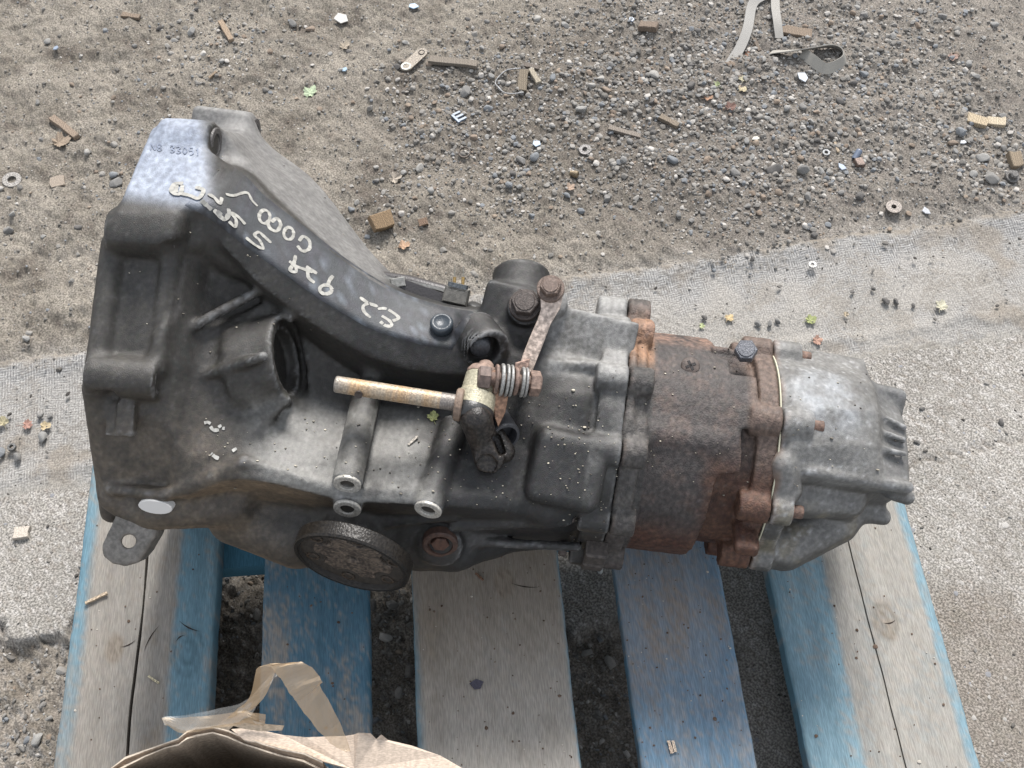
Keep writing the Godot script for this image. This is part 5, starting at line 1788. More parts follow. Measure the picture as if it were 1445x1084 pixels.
func leaf(label: String, px: float, py: float, size: float, turn: float, col: Color, mat: Material, lobes := 5, y := -1.0, curl := .35, group := "") -> MeshInstance3D:
	var b := B.new()
	b.col = col
	var n := 48
	var rim := []
	for k in n + 1:
		var a := TAU * k / n
		var lob := pow(absf(cos(a * lobes * .5)), .7)
		var li := int(round(a / TAU * lobes)) % maxi(lobes, 1)
		var r := size * (.60 + .40 * lob * (.55 + .45 * absf(sin(li * 2.3 + size * 700.0)))) * (.80 + .25 * cos(a)) * (1.0 + .10 * sin(a * 17.0) + .05 * sin(a * 29.0 + 1.0))
		if lobes == 1: r = size * (.35 + .65 * absf(cos(a * .5))) * (.75 + .1 * sin(a * 9.0))
		var x := r * cos(a); var z := r * sin(a)
		rim.append(Vector3(x, curl * (absf(z) * .55 + x * x / size * .35) + .10 * size * sin(a * 5.0 + size * 900.0), z))
	for k in n:
		var p0: Vector3 = rim[k]; var p1: Vector3 = rim[k + 1]
		var m0 := p0 * .5 + Vector3(0, -.02 * size, 0); var m1 := p1 * .5 + Vector3(0, -.02 * size, 0)
		var tone := 1.0 + .14 * sin(k * 1.9) + .1 * sin(k * .7)
		b.col = col * tone
		b.flat(Vector3.ZERO, m0, m1, Vector3.UP)
		b.col = col * (tone * .93)
		b.quad(m0, p0, p1, m1, Vector3.UP)
	b.col = col * .8
	b.tube([Vector3(-size * .3, 0, 0), Vector3(-size * .75, .05 * size, .05 * size), Vector3(-size * 1.15, .12 * size, .16 * size)], size * .03, size * .02, 5)
	var p := lie(px, py) if y < 0.0 else at(px, py, y)
	var t := band(p.x, p.z)
	if y < 0.0 and t < .85 and t > .66: p.y += .006
	var o := put("leaf", b.done(), mat)
	o.position = p + Vector3(0, size * .12, 0)
	o.rotation = Vector3(rng.randf_range(-.15, .15), turn, rng.randf_range(-.15, .15))
	tag(o, label, "leaf", group)
	note(p, label)
	return o

func flat_ring(called: String, label: String, px: float, py: float, ro: float, ri: float, th: float, col: Color, mat: Material, tilt := Vector3.ZERO, lift := 0.0) -> void:
	var b := B.new()
	b.col = col
	b.lathe(Transform3D(Basis(Vector3.RIGHT, -PI / 2), Vector3.ZERO), [Vector2(ri, 0), Vector2(ro - .0003, 0), Vector2(ro, th * .25), Vector2(ro, th * .75), Vector2(ro - .0003, th), Vector2(ri + .0003, th), Vector2(ri, th * .8), Vector2(ri, 0)], 32)
	var o := put(called, b.done(), mat)
	o.position = lie(px, py, .0015 + lift)
	o.rotation = tilt
	tag(o, label, called)
	note(o.position, label)

func block(called: String, label: String, cat: String, px: float, py: float, h: Vector3, rot: Vector3, col: Color, mat: Material, y := -1.0) -> void:
	var b := B.new()
	b.col = col
	var P := PackedVector2Array()
	for k in 8:
		var c := Vector2([-1, 0, 1, 1, 1, 0, -1, -1][k], [-1, -1, -1, 0, 1, 1, 1, 0][k])
		P.append(Vector2(c.x * h.x, c.y * h.z) * rng.randf_range(.84, 1.08))
	b.prism(P, Transform3D(Basis(Vector3.RIGHT, -PI / 2), Vector3.ZERO), -h.y, h.y, h.y * .15)
	var o := put(called, b.done(), mat)
	o.position = lie(px, py, h.y * .9) if y < 0.0 else at(px, py, y)
	o.rotation = rot
	tag(o, label, cat)
	note(o.position, label)

func strap(called: String, label: String, cat: String, pts: Array, wd: float, col: Color, mat: Material) -> void:
	# pts: [px, py, height, edge tilt]
	var P := []; var A := []
	for q in pts:
		var p := lie(q[0], q[1])
		P.append(at(q[0], q[1], p.y + q[2]))
	P = smooth_line(P, 5)
	for i in P.size():
		var d: Vector3 = P[mini(i + 1, P.size() - 1)] - P[maxi(i - 1, 0)]
		var f := float(i) / (P.size() - 1) * (pts.size() - 1)
		var k := mini(int(f), pts.size() - 2)
		var tl := lerpf(pts[k][3], pts[k + 1][3], f - k)
		var flat_dir := d.cross(Vector3.UP).normalized()
		A.append(flat_dir * cos(tl) + Vector3.UP * sin(tl))
	var b := B.new()
	b.col = col
	b.ribbon(P, A, wd, .0012)
	var o := put(called, b.done(), mat)
	tag(o, label, cat)
	note(P[P.size() / 2], label)

func build_litter() -> void:
	var wood := skin(.9, noise_tex(.03, 4, .6, 1.0, 256, FastNoiseLite.TYPE_SIMPLEX_SMOOTH, 12), Vector3(60, 160, 160))
	var dry := skin(.85, noise_tex(.07, 3, .7, 1.0, 256), Vector3.ONE * 40.0)
	dry.backlight_enabled = true
	dry.backlight = Color(.25, .25, .2)
	var metal := skin(.55, noise_tex(.06, 4, .55, 1.0, 256), Vector3.ONE * 30.0, null, 1.0, .3)
	var stuff := skin(.8, noise_tex(.06, 4, .75, 1.0, 256), Vector3.ONE * 40.0)
	var gloss := skin(.45, null, Vector3.ONE * 40.0)
	var hairy := skin(.95, noise_tex(.12, 3, .6, 1.0, 256), Vector3(160, 40, 160))
	# wood
	stick("stick", "thick short stick beside a crumpled leaf at the upper left", "stick", [77, 174, 112, 202], .011, .008, Color(.30, .23, .17), wood)
	stick("stick", "slim pale stick standing out among stones, upper left", "stick", [313, 38, 329, 67], .009, .006, Color(.36, .27, .185), wood)
	stick("wood_chip", "dark wood chip in the upper left dirt", "wood chip", [174, 27, 199, 30], .010, .005, Color(.25, .19, .14), wood)
	stick("wood_chip", "thin splinter lying above the top lug of the bell housing", "wood chip", [297, 117, 308, 110], .004, .003, Color(.33, .25, .17), wood)
	stick("wood_strip", "long flat grey wood strip right of the metal link", "wood strip", [606, 95, 674, 103], .014, .006, Color(.24, .205, .165), wood)
	stick("wood_chip", "flat brown slat of wood inside the wire loop", "wood chip", [736, 134, 740, 111], .015, .006, Color(.26, .215, .155), wood)
	stick("wood_chip", "pale split slat beside the wire loop", "wood chip", [748, 109, 760, 127], .009, .006, Color(.42, .365, .28), wood)
	stick("wood_chip", "dark slat lying above the wire loop", "wood chip", [739, 101, 760, 103], .009, .004, Color(.17, .145, .12), wood)
	stick("wood_strip", "weathered strip of wood at the foot of the gravel", "wood strip", [857, 191, 903, 198], .009, .005, Color(.27, .23, .19), wood)
	stick("wood_strip", "short dark strip of wood in the middle gravel", "wood strip", [930, 171, 956, 184], .010, .006, Color(.25, .20, .15), wood)
	stick("wood_stub", "brown wooden stub near the bluish pebble, top middle", "wood stub", [901, 46, 926, 52], .015, .010, Color(.235, .18, .135), wood)
	stick("bark", "slab of brown bark under the hanging strap end", "bark", [1099, 51, 1143, 57], .020, .006, Color(.25, .19, .14), wood)
	stick("splinter", "thin splinter pointing down beside the long strap", "splinter", [1062, 62, 1071, 76], .006, .003, Color(.22, .18, .14), wood)
	stick("splinter", "pale matchstick sized splinter in the right gravel", "splinter", [1176, 206, 1181, 221], .004, .003, Color(.44, .35, .25), wood)
	block("wood_block", "square brown wood block behind the bell housing", "wood block", 540, 325, Vector3(.0145, .008, .0105), Vector3(.45, .42, -.1), Color(.31, .215, .125), wood)
	block("wood_chip", "small brown chip right of the square wood block", "wood chip", 598, 321, Vector3(.006, .004, .005), Vector3(.4, .3, .2), Color(.30, .20, .14), wood)
	block("wood_block", "tan wood block, left of the pair at the right edge", "wood block", 1376, 178, Vector3(.0145, .004, .008), Vector3(.1, -.4, 0), Color(.52, .42, .29), wood)
	block("wood_block", "cream wood block, right of the pair at the right edge", "wood block", 1402, 177, Vector3(.0125, .003, .0075), Vector3(.05, -.2, .1), Color(.58, .49, .355), wood)
	block("wood_block", "brown wood block standing near the right edge", "wood block", 1429, 234, Vector3(.008, .006, .0115), Vector3(.2, .1, 0), Color(.31, .245, .17), wood)
	block("tile_chip", "whitish square chip on the slab at the left edge", "tile chip", 32, 754, Vector3(.0085, .003, .0065), Vector3(0, .1, 0), Color(.52, .46, .39), stuff)
	block("rust_flake", "flat rusty brown scrap left of the clip", "rust flake", 85, 264, Vector3(.010, .002, .009), Vector3(.1, .3, 0), Color(.31, .255, .20), stuff)
	block("metal_nut", "square brown nut in the right gravel", "nut", 1210, 237, Vector3(.0055, .005, .006), Vector3(.1, .2, 0), Color(.24, .175, .145), metal)
	# straps
	strap("webbing_strap", "grey webbing strap curving down from the top edge", "strap", [[1110, -22, .01, .0], [1078, -6, .012, .1], [1062, 6, .012, .3], [1055, 40, .01, .15], [1044, 68, .006, .1], [1028, 93, .001, .1]], .0145, Color(.41, .395, .365), hairy)
	strap("webbing_strap", "short grey strap end hanging above the bark slab", "strap", [[1096, -25, .012, .0], [1094, 5, .012, .0], [1097, 30, .012, .05], [1100, 54, .004, .1]], .0125, Color(.43, .41, .375), hairy)
	strap("webbing_strap", "crumpled grey strap doubled into a loop below the bark slab", "strap", [[1088, 74, .001, .2], [1110, 72, .006, .6], [1140, 69, .010, .9], [1172, 65, .012, 1.0], [1189, 72, .010, 1.1], [1190, 86, .006, 1.1], [1166, 97, .004, .8], [1148, 86, .008, .9], [1132, 74, .006, .7]], .0155, Color(.43, .405, .36), hairy)
	# metal bits
	flat_ring("washer", "grey steel washer lying flat at the left edge of the dirt", 20, 260, .0125, .0055, .0028, Color(.33, .31, .29), metal, Vector3(.05, 0, -.08))
	flat_ring("washer", "wide rusty washer on the dirt above the fabric", 1258, 300, .0105, .0032, .003, Color(.235, .20, .18), metal, Vector3(.02, 0, .03), .002)
	flat_ring("washer", "small pale washer on the fabric below the dirt heap", 1144, 381, .0055, .002, .002, Color(.45, .44, .42), metal, Vector3.ZERO, .008)
	flat_ring("ring", "small rusty ring holding a pebble above the bracket", 656, 223, .0085, .0067, .003, Color(.20, .165, .14), metal, Vector3(.25, 0, .1))
	flat_ring("washer", "dull washer half hidden in gravel right of the ring", 825, 221, .0085, .0035, .0025, Color(.25, .235, .22), metal, Vector3(.1, 0, .1))
	flat_ring("nut", "tiny dark nut among stones at the left edge of the fabric", 21, 637, .0050, .0022, .004, Color(.17, .165, .16), metal, Vector3.ZERO, .006)
	flat_ring("washer", "small round washer below the splinter in the right gravel", 1164, 221, .0052, .0024, .002, Color(.33, .34, .345), metal, Vector3(.1, 0, 0))
	var b := B.new()
	b.col = Color(.29, .25, .20)
	var la := lie(574, 103); var lb := lie(596, 85)
	var ld := (lb - la).normalized()
	var lt := Transform3D(Basis(ld, ld.cross(Vector3.UP) * -1.0, Vector3.UP), Vector3.ZERO)
	lt.basis.y = Vector3.UP.cross(ld)
	var lp := PackedVector2Array()
	var ll := la.distance_to(lb)
	for k in 10: lp.append(Vector2(-.0085 * sin(PI * k / 9.0), 0) + Vector2(0, -.0085 * cos(PI * k / 9.0)))
	for k in 10: lp.append(Vector2(ll + .0085 * sin(PI * k / 9.0), .0085 * cos(PI * k / 9.0)))
	b.prism(lp, lt, 0, .0025, .0004)
	var link := put("link_plate", b.done(), metal)
	link.position = la + Vector3(0, .004, 0)
	tag(link, "brown metal link plate with two holes left of the wood strip", "metal link")
	note(la, "metal link plate")
	for q in [[0.0, .0078, .0042, Color(.52, .50, .44)], [ll, .0048, .0034, Color(.10, .085, .07)]]:
		b = B.new()
		b.col = q[3]
		ring(b, ld * q[0] + Vector3(0, .0026, 0), Vector3.UP, q[1], q[2], .0022, .0008)
		put("link_eye", b.done(), metal, link)
	b = B.new()
	b.col = Color(.40, .40, .40)
	var wp := []
	for q in [[735, 108], [716, 109], [704, 117], [699, 124], [703, 130], [711, 137], [724, 138], [739, 137]]: wp.append(lie(q[0], q[1], .0045))
	b.tube(smooth_line(wp, 3), .0010, .0010, 7)
	var wl := put("wire_loop", b.done(), metal)
	tag(wl, "bent silver wire loop around broken slats in the gravel", "wire")
	note(lie(712, 123), "wire loop")
	b = B.new()
	b.col = Color(.12, .16, .21)
	var ca := lie(648, 172)
	for q in [[0, -.009, .0030, .012], [-.0065, 0, .009, .0022], [0, 0, .0075, .0020], [.0065, 0, .009, .0022]]:
		pass
	b.box(Transform3D(Basis(), Vector3(-.0008, 0, -.0062)), Vector3(.0085, .0015, .0018), .0004)
	for x in [-.0070, .0002, .0070]: b.box(Transform3D(Basis(), Vector3(x, .0003, .001)), Vector3(.0016, .0015, .0062), .0004)
	var clip := put("plastic_clip", b.done(), gloss)
	clip.position = ca + Vector3(0, .003, 0)
	clip.rotation = Vector3(.1, PI - .9, 0)
	tag(clip, "dark blue plastic clip with three prongs in the gravel", "plastic clip")
	note(ca, "plastic clip")
	bolt(null, "bolt", lie(1423, 259, .006), Vector3(.1, 1, .2), .011, .006, metal, .0095, Color(.20, .19, .18)).set_meta("label", "dull bolt and washer standing by the heap at the right edge")
	get_node("bolt").set_meta("category", "bolt")
	b = B.new()
	b.col = Color(.27, .20, .12)
	b.lathe(Transform3D(basis_z(Vector3(1, .15, .5)), Vector3.ZERO), [Vector2(0, -.006), Vector2(.0035, -.006), Vector2(.0035, -.001), Vector2(.0048, -.001), Vector2(.0048, .004), Vector2(.0038, .005), Vector2(.0018, .005), Vector2(0, .002)], 14)
	var plug := put("brass_fitting", b.done(), metal)
	plug.position = lie(810, 257, .005)
	tag(plug, "small brass fitting lying on its side right of the two stones", "fitting")
	note(plug.position, "brass fitting")
	b = B.new()
	b.col = Color(.10, .125, .17)
	b.lathe(Transform3D(basis_z(Vector3(.6, .35, -.9)), Vector3.ZERO), [Vector2(.0025, -.007), Vector2(.0042, -.007), Vector2(.0046, .006), Vector2(.0042, .008), Vector2(.0022, .008), Vector2(.002, .002), Vector2(0, .002)], 16)
	var tb := put("plastic_tube", b.done(), gloss)
	tb.position = lie(1207, 225, .006)
	tag(tb, "short dark blue plastic tube above the square nut", "tube")
	note(tb.position, "plastic tube")
	# scraps of paper, glass and foil
	var shards := [["glass_shard", "glass shard", "bluish glass shard left of the dark wood chip", 83, 77, .0065, Color(.20, .24, .30)], ["glass_shard", "glass shard", "pale blue shard near the maple leaf", 488, 108, .0055, Color(.25, .33, .40)], ["glass_shard", "glass shard", "bright blue curved shard at the top middle", 583, 15, .0095, Color(.30, .40, .52)], ["paper_scrap", "paper scrap", "white torn paper scrap at the top", 483, 33, .0145, Color(.55, .53, .50)], ["glass_shard", "glass shard", "white triangular shard below the strap loop", 1131, 117, .0115, Color(.40, .43, .46)], ["glass_shard", "glass shard", "blue grey shard below the square nut", 1185, 243, .0075, Color(.25, .29, .35)], ["foil_scrap", "foil scrap", "crumpled white foil scrap right of the wide washer", 1305, 303, .0075, Color(.46, .47, .49)], ["glass_shard", "glass shard", "blue chip in the gravel under the strap", 757, 209, .0085, Color(.25, .31, .38)], ["paint_flake", "paint flake", "blue black paint flake on the brown middle board", 673, 967, .0075, Color(.065, .06, .085)], ["plastic_chip", "plastic chip", "white chip below the pair of wood blocks", 1356, 208, .005, Color(.60, .62, .64)], ["stone_chip", "stone chip", "white chip in the left part of the gravel", 1066, 200, .0075, Color(.56, .53, .46)], ["glass_shard", "glass shard", "small blue shard near the brown wooden stub", 890, 38, .006, Color(.24, .30, .39)]]
	for q in shards:
		b = B.new()
		b.col = q[6]
		var P := PackedVector2Array()
		var k0 := rng.randf() * 6
		for k in 5: P.append(Vector2.from_angle(-(k0 + TAU * k / 5)) * q[5] * rng.randf_range(.55, 1.0))
		b.prism(P, Transform3D(Basis(Vector3.RIGHT, -PI / 2), Vector3.ZERO), 0, .0016, .0003)
		var o := put(q[0], b.done(), gloss if q[1] == "glass shard" else stuff)
		o.position = lie(q[3], q[4], .003) if q[0] != "paint_flake" else at(q[3], q[4], .1448)
		o.rotation = Vector3(rng.randf_range(-.2, .2), 0, rng.randf_range(-.2, .2)) if q[0] != "paint_flake" else Vector3.ZERO
		tag(o, q[2], q[1])
		note(o.position, q[2])
	# leaves
	leaf("pale green maple leaf lying on the bare dirt, upper middle", 438, 135, .0145, 1.2, Color(.46, .54, .36), dry)
	leaf("crumpled tan leaf beside the thick short stick", 86, 209, .016, .4, Color(.34, .265, .195), dry, 5, -1.0, .7)
	leaf("dry leaf curled beside the torn paper scrap", 486, 70, .010, .9, Color(.46, .39, .30), dry, 3, -1.0, .6)
	leaf("small orange leaf below the square wood block", 569, 353, .010, .3, Color(.50, .33, .215), dry, 4)
	leaf("cream crumpled leaf right of the bell housing lettering", 425, 277, .011, .8, Color(.50, .40, .29), dry, 5, -1.0, .8)
	leaf("white leaf with a brown stem in the left gravel", 1031, 183, .0115, 1.3, Color(.62, .66, .62), dry, 3, -1.0, .2)
	leaf("dark red crumpled leaf below the long strap", 1027, 160, .0105, .5, Color(.21, .12, .095), dry, 5, -1.0, .8)
	leaf("orange brown leaf left of the dark red leaf", 997, 144, .0085, .2, Color(.42, .255, .165), dry, 3)
	leaf("yellow cream leaf right of the dark red leaf", 1046, 131, .009, .7, Color(.54, .46, .30), dry, 4)
	leaf("fresh green leaf in the gravel left of the strap end", 1010, 127, .009, 2.2, Color(.30, .34, .17), dry, 1)
	leaf("bright orange leaf beside the long strap", 1054, 81, .0075, .2, Color(.36, .17, .10), dry, 3)
	leaf("yellowish torn leaf under the long strap end", 1047, 118, .0085, 1.2, Color(.55, .50, .34), dry, 3, -1.0, .5)
	leaf("green and yellow maple leaf on the fabric", 1141, 456, .0095, .3, Color(.36, .39, .17), dry, 5, -1.0, .3)
	leaf("orange tan leaf on the fabric above the rusty case", 1027, 454, .0078, .9, Color(.56, .43, .24), dry, 4, -1.0, .25)
	leaf("red orange leaf on the fabric near the end cover", 1150, 485, .0085, .1, Color(.46, .28, .21), dry, 5, -1.0, .3)
	leaf("small tan leaf on the fabric right of the green one", 1191, 448, .0055, .1, Color(.50, .41, .29), dry, 1)
	leaf("cream maple leaf on the right part of the fabric", 1325, 438, .0105, 1.0, Color(.55, .52, .39), dry, 5, -1.0, .4)
	leaf("tiny yellow green leaf on the fabric close to the case", 990, 465, .005, 1.9, Color(.48, .52, .28), dry, 3)
	leaf("thin yellow leaf resting against the top of the case", 1120, 492, .0065, .1, Color(.56, .46, .25), dry, 1)
	leaf("red brown leaf in the cluster on the left fabric", 40, 604, .0095, .1, Color(.42, .24, .19), dry, 1)
	leaf("yellow curled leaf in the cluster on the left fabric", 66, 607, .009, .3, Color(.52, .42, .26), dry, 3, -1.0, .7)
	leaf("yellowish shrivelled leaf at the left edge", 8, 601, .009, 2.0, Color(.44, .39, .25), dry, 3, -1.0, .9)
	leaf("pinkish leaf lying right of the strap loop", 1341, 87, .0095, .2, Color(.42, .29, .235), dry, 3)
	leaf("tan scrap of leaf in the gravel by the brass fitting", 803, 275, .0085, .6, Color(.46, .34, .255), dry, 5, -1.0, .6)
	leaf("beige crumpled leaf left of the chalky stone", 556, 257, .0115, .3, Color(.44, .38, .31), dry, 4, -1.0, .7)
	var lf := leaf("yellow green leaf lying on the gearbox under the rod", 612, 589, .0062, 1.7, Color(.45, .47, .20), dry, 5, .26, .2)
	lf.position = to_world(drop_px(Solid.keep(bell.L, g(612, 589, .08), .06), 612, 589)) + Vector3(0, .0015, .001)
	var st := stick("twig", "short pale twig lying on the grey face of the gearbox", "twig", [577, 627, 589, 616], .0022, .0018, Color(.55, .50, .43), wood, .26, .4)
	st.position = to_world(drop_px(Solid.keep(bell.L, g(583, 622, .1), .06), 583, 622)) + Vector3(0, .0014, .0008)
	st.rotation.x = .1
	# on the boards
	var deck := .1447
	stick("twig", "pale curved twig on the left board by its blue edge", "twig", [121, 853, 152, 838], .0032, .0026, Color(.55, .44, .32), wood, deck, .4)
	stick("twig", "bent yellow straw on the left board near the split", "twig", [210, 955, 225, 965], .0022, .0018, Color(.60, .53, .36), wood, deck, .4)
	stick("wood_shaving", "cream shaving, left of two on the muddy blue board", "wood shaving", [943, 1046, 948, 1064], .0036, .0015, Color(.66, .52, .40), wood, deck, .5)
	stick("wood_shaving", "curled shaving, right of two on the muddy blue board", "wood shaving", [949, 1046, 953, 1062], .0030, .0015, Color(.68, .56, .44), wood, deck, .5)
	stick("splinter", "rusty splinter on the brown middle board", "splinter", [671, 810, 682, 820], .003, .0018, Color(.20, .11, .07), wood, deck, .5)
	b = B.new()
	b.col = Color(.66, .66, .64)
	b.lathe(Transform3D(basis_z(Vector3(.1, .5, 1)), Vector3.ZERO), [Vector2(0, -.006), Vector2(.0028, -.005), Vector2(.0034, 0), Vector2(.0028, .004), Vector2(.0012, .006), Vector2(0, .0062)], 14, true)
	var bead := put("plastic_plug", b.done(), gloss)
	bead.position = lie(846, 806, .004)
	tag(bead, "small white plastic plug on the ground between two boards", "plastic plug")
	b = B.new()
	b.col = Color(.10, .085, .07)
	b.lathe(Transform3D(basis_z(Vector3(.2, 1, .1)), Vector3.ZERO), [Vector2(.0042, 0), Vector2(.0048, .001), Vector2(.0036, .0022), Vector2(0, .0026)], 14, true)
	var nail := put("nail_head", b.done(), metal)
	nail.position = at(209, 766, .1435)
	tag(nail, "rusty nail head in the left board beside its split", "nail")
	cardboard()
	build_pebbles()
	build_gravel()

func to_world(p: Vector3) -> Vector3:
	var R := Vector3.RIGHT
	var U := Vector3(0, cp, -sp)
	return Vector3(0, EYE - sp, -cp) + (R * ct - U * tt) * p.x + (R * tt + U * ct) * p.y + Vector3(0, sp, cp) * p.z

func cardboard() -> void:
	var card := skin(.9, noise_tex(.05, 4, .8, 1.0, 256), Vector3(20, 20, 80))
	var box := thing("cardboard_box", "torn open cardboard box at the bottom edge with a ragged flap", "cardboard box")
	var tan_c := Color(.50, .40, .30)
	var h := .385
	# the torn back wall and two sides standing on the deck
	var ridge := [[120, 1108], [150, 1090], [176, 1074], [204, 1063], [232, 1051], [252, 1045], [264, 1034], [276, 1030], [300, 1030], [322, 1036], [345, 1046], [372, 1052], [400, 1060], [428, 1068], [456, 1080]]
	var outer := []
	var inner := []
	for i in ridge.size():
		var q: Array = ridge[i]
		outer.append(at(q[0] + rng.randf_range(-2, 2), q[1] - 3 + rng.randf_range(-3, 1), h + rng.randf_range(-.002, .003)))
		inner.append(at(q[0], q[1] + 7 + rng.randf_range(-2, 3), h - .001 + rng.randf_range(-.004, .002)))
	var b := B.new()
	for i in ridge.size() - 1:
		var o0: Vector3 = outer[i]; var o1: Vector3 = outer[i + 1]; var i0: Vector3 = inner[i]; var i1: Vector3 = inner[i + 1]
		var dn := func(p: Vector3): return Vector3(p.x, .146, p.z)
		b.col = tan_c * .9
		b.quad(o0, o1, dn.call(o1), dn.call(o0), Vector3(0, 0, -1))
		b.quad(i0, i1, dn.call(i1), dn.call(i0), Vector3(0, 0, 1))
		# liners and the fluting between them
		var m0 := o0.lerp(i0, .36) - Vector3(0, .003, 0); var m1 := o1.lerp(i1, .36) - Vector3(0, .003, 0)
		var k0 := o0.lerp(i0, .64) - Vector3(0, .003, 0); var k1 := o1.lerp(i1, .64) - Vector3(0, .003, 0)
		var e0 := o0.lerp(i0, .22); var e1 := o1.lerp(i1, .22); var f0 := o0.lerp(i0, .8); var f1 := o1.lerp(i1, .8)
		b.col = Color(.66, .56, .44)
		b.quad(o0, o1, e1, e0, Vector3.UP)
		b.quad(f0, f1, i1, i0, Vector3.UP)
		b.col = Color(.36, .27, .19)
		b.quad(e0, e1, m1, m0, Vector3(0, .3, 1))
		b.quad(m0, m1, k1, k0, Vector3.UP)
		b.quad(k0, k1, f1, f0, Vector3(0, .3, -1))
	put("torn_wall", b.done(), card, box)
	b = B.new()
	b.col = tan_c * .85
	var wl: Vector3 = inner[0]; var wr: Vector3 = inner[-1]
	for q in [wl, wr]:
		b = B.new()
		b.col = tan_c * .85
		b.box(Transform3D(Basis(), Vector3(q.x, (h + .146) * .5 - .004, q.z + .14)), Vector3(.002, (h - .146) * .5 - .006, .138), .0004)
		put("side_wall", b.done(), card, box)
	b = B.new()
	b.col = tan_c * .95
	b.box(Transform3D(Basis(), Vector3((wl.x + wr.x) * .5, (h + .146) * .5 - .004, wl.z + .282)), Vector3((wr.x - wl.x) * .5 + .003, (h - .146) * .5 - .004, .002), .0004)
	put("front_wall", b.done(), card, box)
	b = B.new()
	b.col = tan_c
	b.box(Transform3D(Basis(Vector3.RIGHT, .02), Vector3((wl.x + wr.x) * .5, h - .004, at(300, 1091, h).z + .14)), Vector3((wr.x - wl.x) * .5 + .004, .0018, .14), .0004)
	put("top_flap", b.done(), card, box)
	# the pale outer flap folded out to the right
	var F := [[326, 1030, .387], [352, 1028, .389], [400, 1036, .386], [430, 1040, .385], [486, 1040, .382], [500, 1036, .384], [506, 1033, .389], [522, 1036, .388], [530, 1042, .381], [538, 1036, .386], [548, 1044, .379], [582, 1054, .375], [620, 1068, .370], [664, 1092, .364], [690, 1120, .360], [560, 1112, .366], [500, 1086, .373], [470, 1078, .377], [440, 1070, .381], [405, 1059, .384], [372, 1050, .386], [345, 1043, .387]]
	var P3 := []
	var P2 := PackedVector2Array()
	for q in F:
		var p := at(q[0] + rng.randf_range(-1.5, 1.5), q[1] + rng.randf_range(-1.5, 1.5), q[2])
		P3.append(p); P2.append(Vector2(p.x, p.z))
	var idx := Geometry2D.triangulate_polygon(P2)
	b = B.new()
	b.col = Color(.60, .49, .385)
	for k in range(0, idx.size(), 3):
		b.flat(P3[idx[k]], P3[idx[k + 1]], P3[idx[k + 2]], Vector3.UP)
		b.flat(P3[idx[k]] - Vector3(0, .0035, 0), P3[idx[k + 1]] - Vector3(0, .0035, 0), P3[idx[k + 2]] - Vector3(0, .0035, 0), Vector3.DOWN)
	var cen := Vector3.ZERO
	for p in P3: cen += p / P3.size()
	for k in P3.size():
		var p: Vector3 = P3[k]; var q: Vector3 = P3[(k + 1) % P3.size()]
		b.col = Color(.68, .58, .47) if k % 3 else Color(.40, .30, .22)
		b.quad(p, q, q - Vector3(0, .0035, 0), p - Vector3(0, .0035, 0), (p + q) * .5 - cen)
	put("outer_flap", b.done(), card, box)
	b = B.new()
	b.col = Color(.52, .415, .30)
	for w in [[[322, 1022, .392], [350, 1015, .398], [376, 1022, .395], [401, 1024, .392], [398, 1031, .389], [366, 1032, .389], [340, 1028, .390]], [[300, 1024, .389], [318, 1020, .393], [330, 1024, .392], [322, 1031, .388]]]:
		for k in range(1, w.size() - 1):
			b.flat(at(w[0][0], w[0][1], w[0][2]), at(w[k][0], w[k][1], w[k][2]), at(w[k + 1][0], w[k + 1][1], w[k + 1][2]), Vector3.UP)
	put("torn_shred", b.done(), card, box)
	# packing tape peeled off and standing up in an arch
	var film := StandardMaterial3D.new()
	film.albedo_color = Color(.76, .66, .53, .52)
	film.transparency = BaseMaterial3D.TRANSPARENCY_ALPHA
	film.roughness = .3
	film.cull_mode = BaseMaterial3D.CULL_DISABLED
	film.vertex_color_use_as_albedo = true
	var clear := film.duplicate()
	clear.albedo_color = Color(.9, .9, .88, .22)
	var bands := [
		[film, [[[336, 1020, .395], [305, 1026, .392]], [[372, 985, .430], [330, 1004, .410]], [[388, 950, .460], [352, 985, .432]], [[394, 938, .475], [362, 946, .470]], [[420, 934, .480], [378, 940, .476]], [[440, 942, .475], [396, 958, .468]], [[455, 962, .465], [410, 980, .455]], [[452, 968, .460], [425, 1000, .438]], [[472, 1004, .432], [448, 1030, .413]], [[488, 1040, .402], [470, 1052, .396]], [[495, 1062, .386], [489, 1063, .386]]]],
		[clear, [[[228, 1013, .405], [232, 1023, .402]], [[268, 1008, .408], [262, 1030, .396]], [[310, 1000, .412], [300, 1026, .396]], [[345, 990, .422], [345, 1016, .402]], [[368, 968, .440], [360, 1000, .415]], [[385, 950, .460], [372, 975, .438]], [[392, 954, .462], [384, 962, .457]]]],
		[film, [[[228, 1014, .403], [233, 1024, .400]], [[262, 1012, .403], [258, 1034, .392]], [[300, 1010, .402], [296, 1030, .392]], [[340, 1004, .402], [345, 1022, .394]], [[375, 1008, .399], [372, 1024, .393]]]],
	]
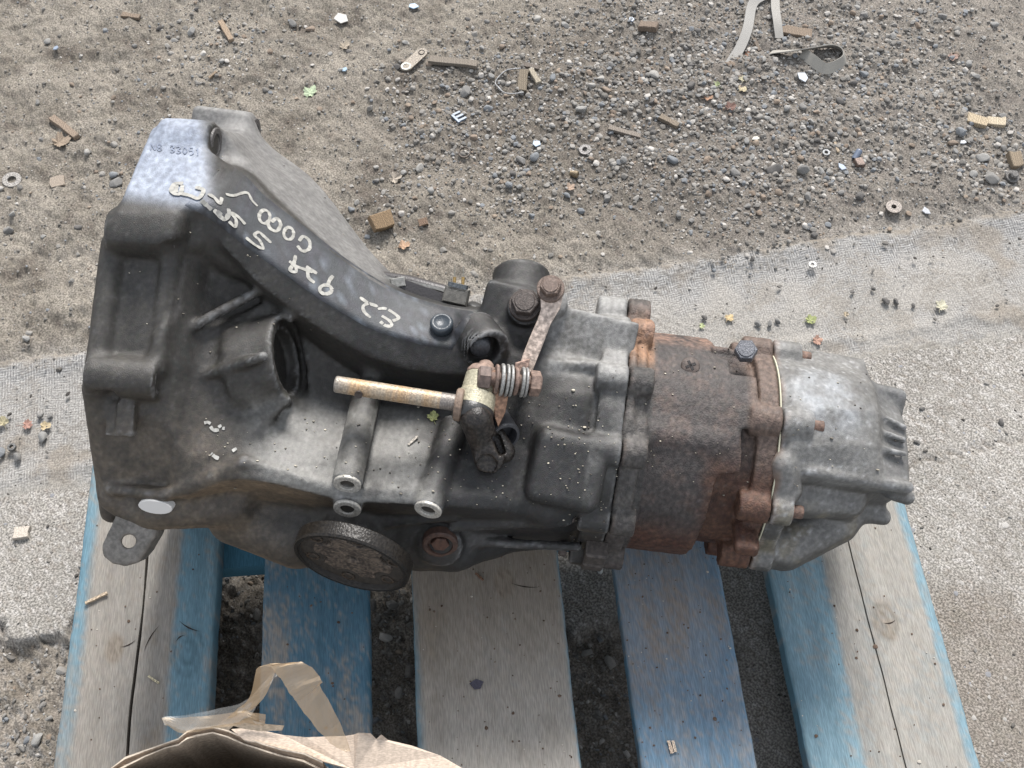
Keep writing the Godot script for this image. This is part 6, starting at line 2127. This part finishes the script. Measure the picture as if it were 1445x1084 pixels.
	for w in bands:
		b = B.new()
		b.col = Color.WHITE
		var A := []; var C := []
		for q in w[1]:
			A.append(at(q[0][0], q[0][1], q[0][2])); C.append(at(q[1][0], q[1][1], q[1][2]))
		A = smooth_line(A, 5); C = smooth_line(C, 5)
		for i in A.size():
			var wrk := .0012 * mid.get_noise_1d(i * .01)
			A[i] += Vector3(0, wrk, wrk); C[i] += Vector3(0, -wrk, wrk)
		for i in A.size() - 1:
			for k in 4:
				var f0 := k / 4.0; var f1 := (k + 1) / 4.0
				var bow0 := Vector3(0, .003, 0) * sin(PI * f0) * sin(i * .9); var bow1 := Vector3(0, .003, 0) * sin(PI * f1) * sin(i * .9)
				var bo0 := Vector3(0, .003, 0) * sin(PI * f0) * sin((i + 1) * .9); var bo1 := Vector3(0, .003, 0) * sin(PI * f1) * sin((i + 1) * .9)
				b.quad(A[i].lerp(C[i], f0) + bow0, A[i].lerp(C[i], f1) + bow1, A[i + 1].lerp(C[i + 1], f1) + bo1, A[i + 1].lerp(C[i + 1], f0) + bo0, Vector3.UP)
		put("packing_tape", b.done(), w[0], box)

func setup() -> void:
	var cam := Camera3D.new()
	cam.name = "camera"
	add_child(cam)
	cam.position = Vector3(0, EYE, 0)
	cam.rotation_degrees = Vector3(-PITCH, 0, 0)
	cam.fov = rad_to_deg(2.0 * atan(542.0 / FOCAL))
	cam.near = 0.02
	cam.far = 200.0
	cam.current = true
	var sky := ProceduralSkyMaterial.new()
	sky.sky_top_color = Color(0.84, 0.87, 0.92)
	sky.sky_horizon_color = Color(0.90, 0.90, 0.90)
	sky.sky_curve = 0.2
	sky.ground_bottom_color = Color(0.35, 0.32, 0.3)
	sky.ground_horizon_color = Color(0.5, 0.48, 0.46)
	sky.energy_multiplier = 0.32
	var s := Sky.new()
	s.sky_material = sky
	var e := Environment.new()
	e.background_mode = Environment.BG_SKY
	e.sky = s
	e.tonemap_mode = Environment.TONE_MAPPER_LINEAR
	e.tonemap_exposure = 4.6
	e.sdfgi_enabled = true
	e.ssao_enabled = true
	e.ssil_enabled = true
	var we := WorldEnvironment.new()
	we.name = "world_environment"
	we.environment = e
	add_child(we)
	var sun := DirectionalLight3D.new()
	sun.name = "sun"
	sun.light_energy = 0.5
	sun.light_color = Color(1.0, 0.985, 0.97)
	sun.light_angular_distance = 22.0
	sun.shadow_enabled = true
	add_child(sun)
	sun.look_at_from_position(Vector3(0.35, 2.2, -2.0), Vector3.ZERO, Vector3.UP)

func _ready() -> void:
	setup()
	rng.seed = 11
	for w in [[fine, 140.0, 2], [mid, 36.0, 4], [big, 6.0, 3], [cell, 150.0, 1]]:
		w[0].noise_type = FastNoiseLite.TYPE_SIMPLEX_SMOOTH
		w[0].frequency = w[1]
		w[0].fractal_octaves = w[2]
		w[0].seed = int(w[1])
	var t := Time.get_ticks_msec()
	build_ground()
	build_fabric()
	print("ground ", Time.get_ticks_msec() - t)
	build_pallet()
	print("pallet ", Time.get_ticks_msec() - t)
	build_gearbox()
	print("gearbox ", Time.get_ticks_msec() - t)
	build_litter()
	print("litter ", Time.get_ticks_msec() - t)
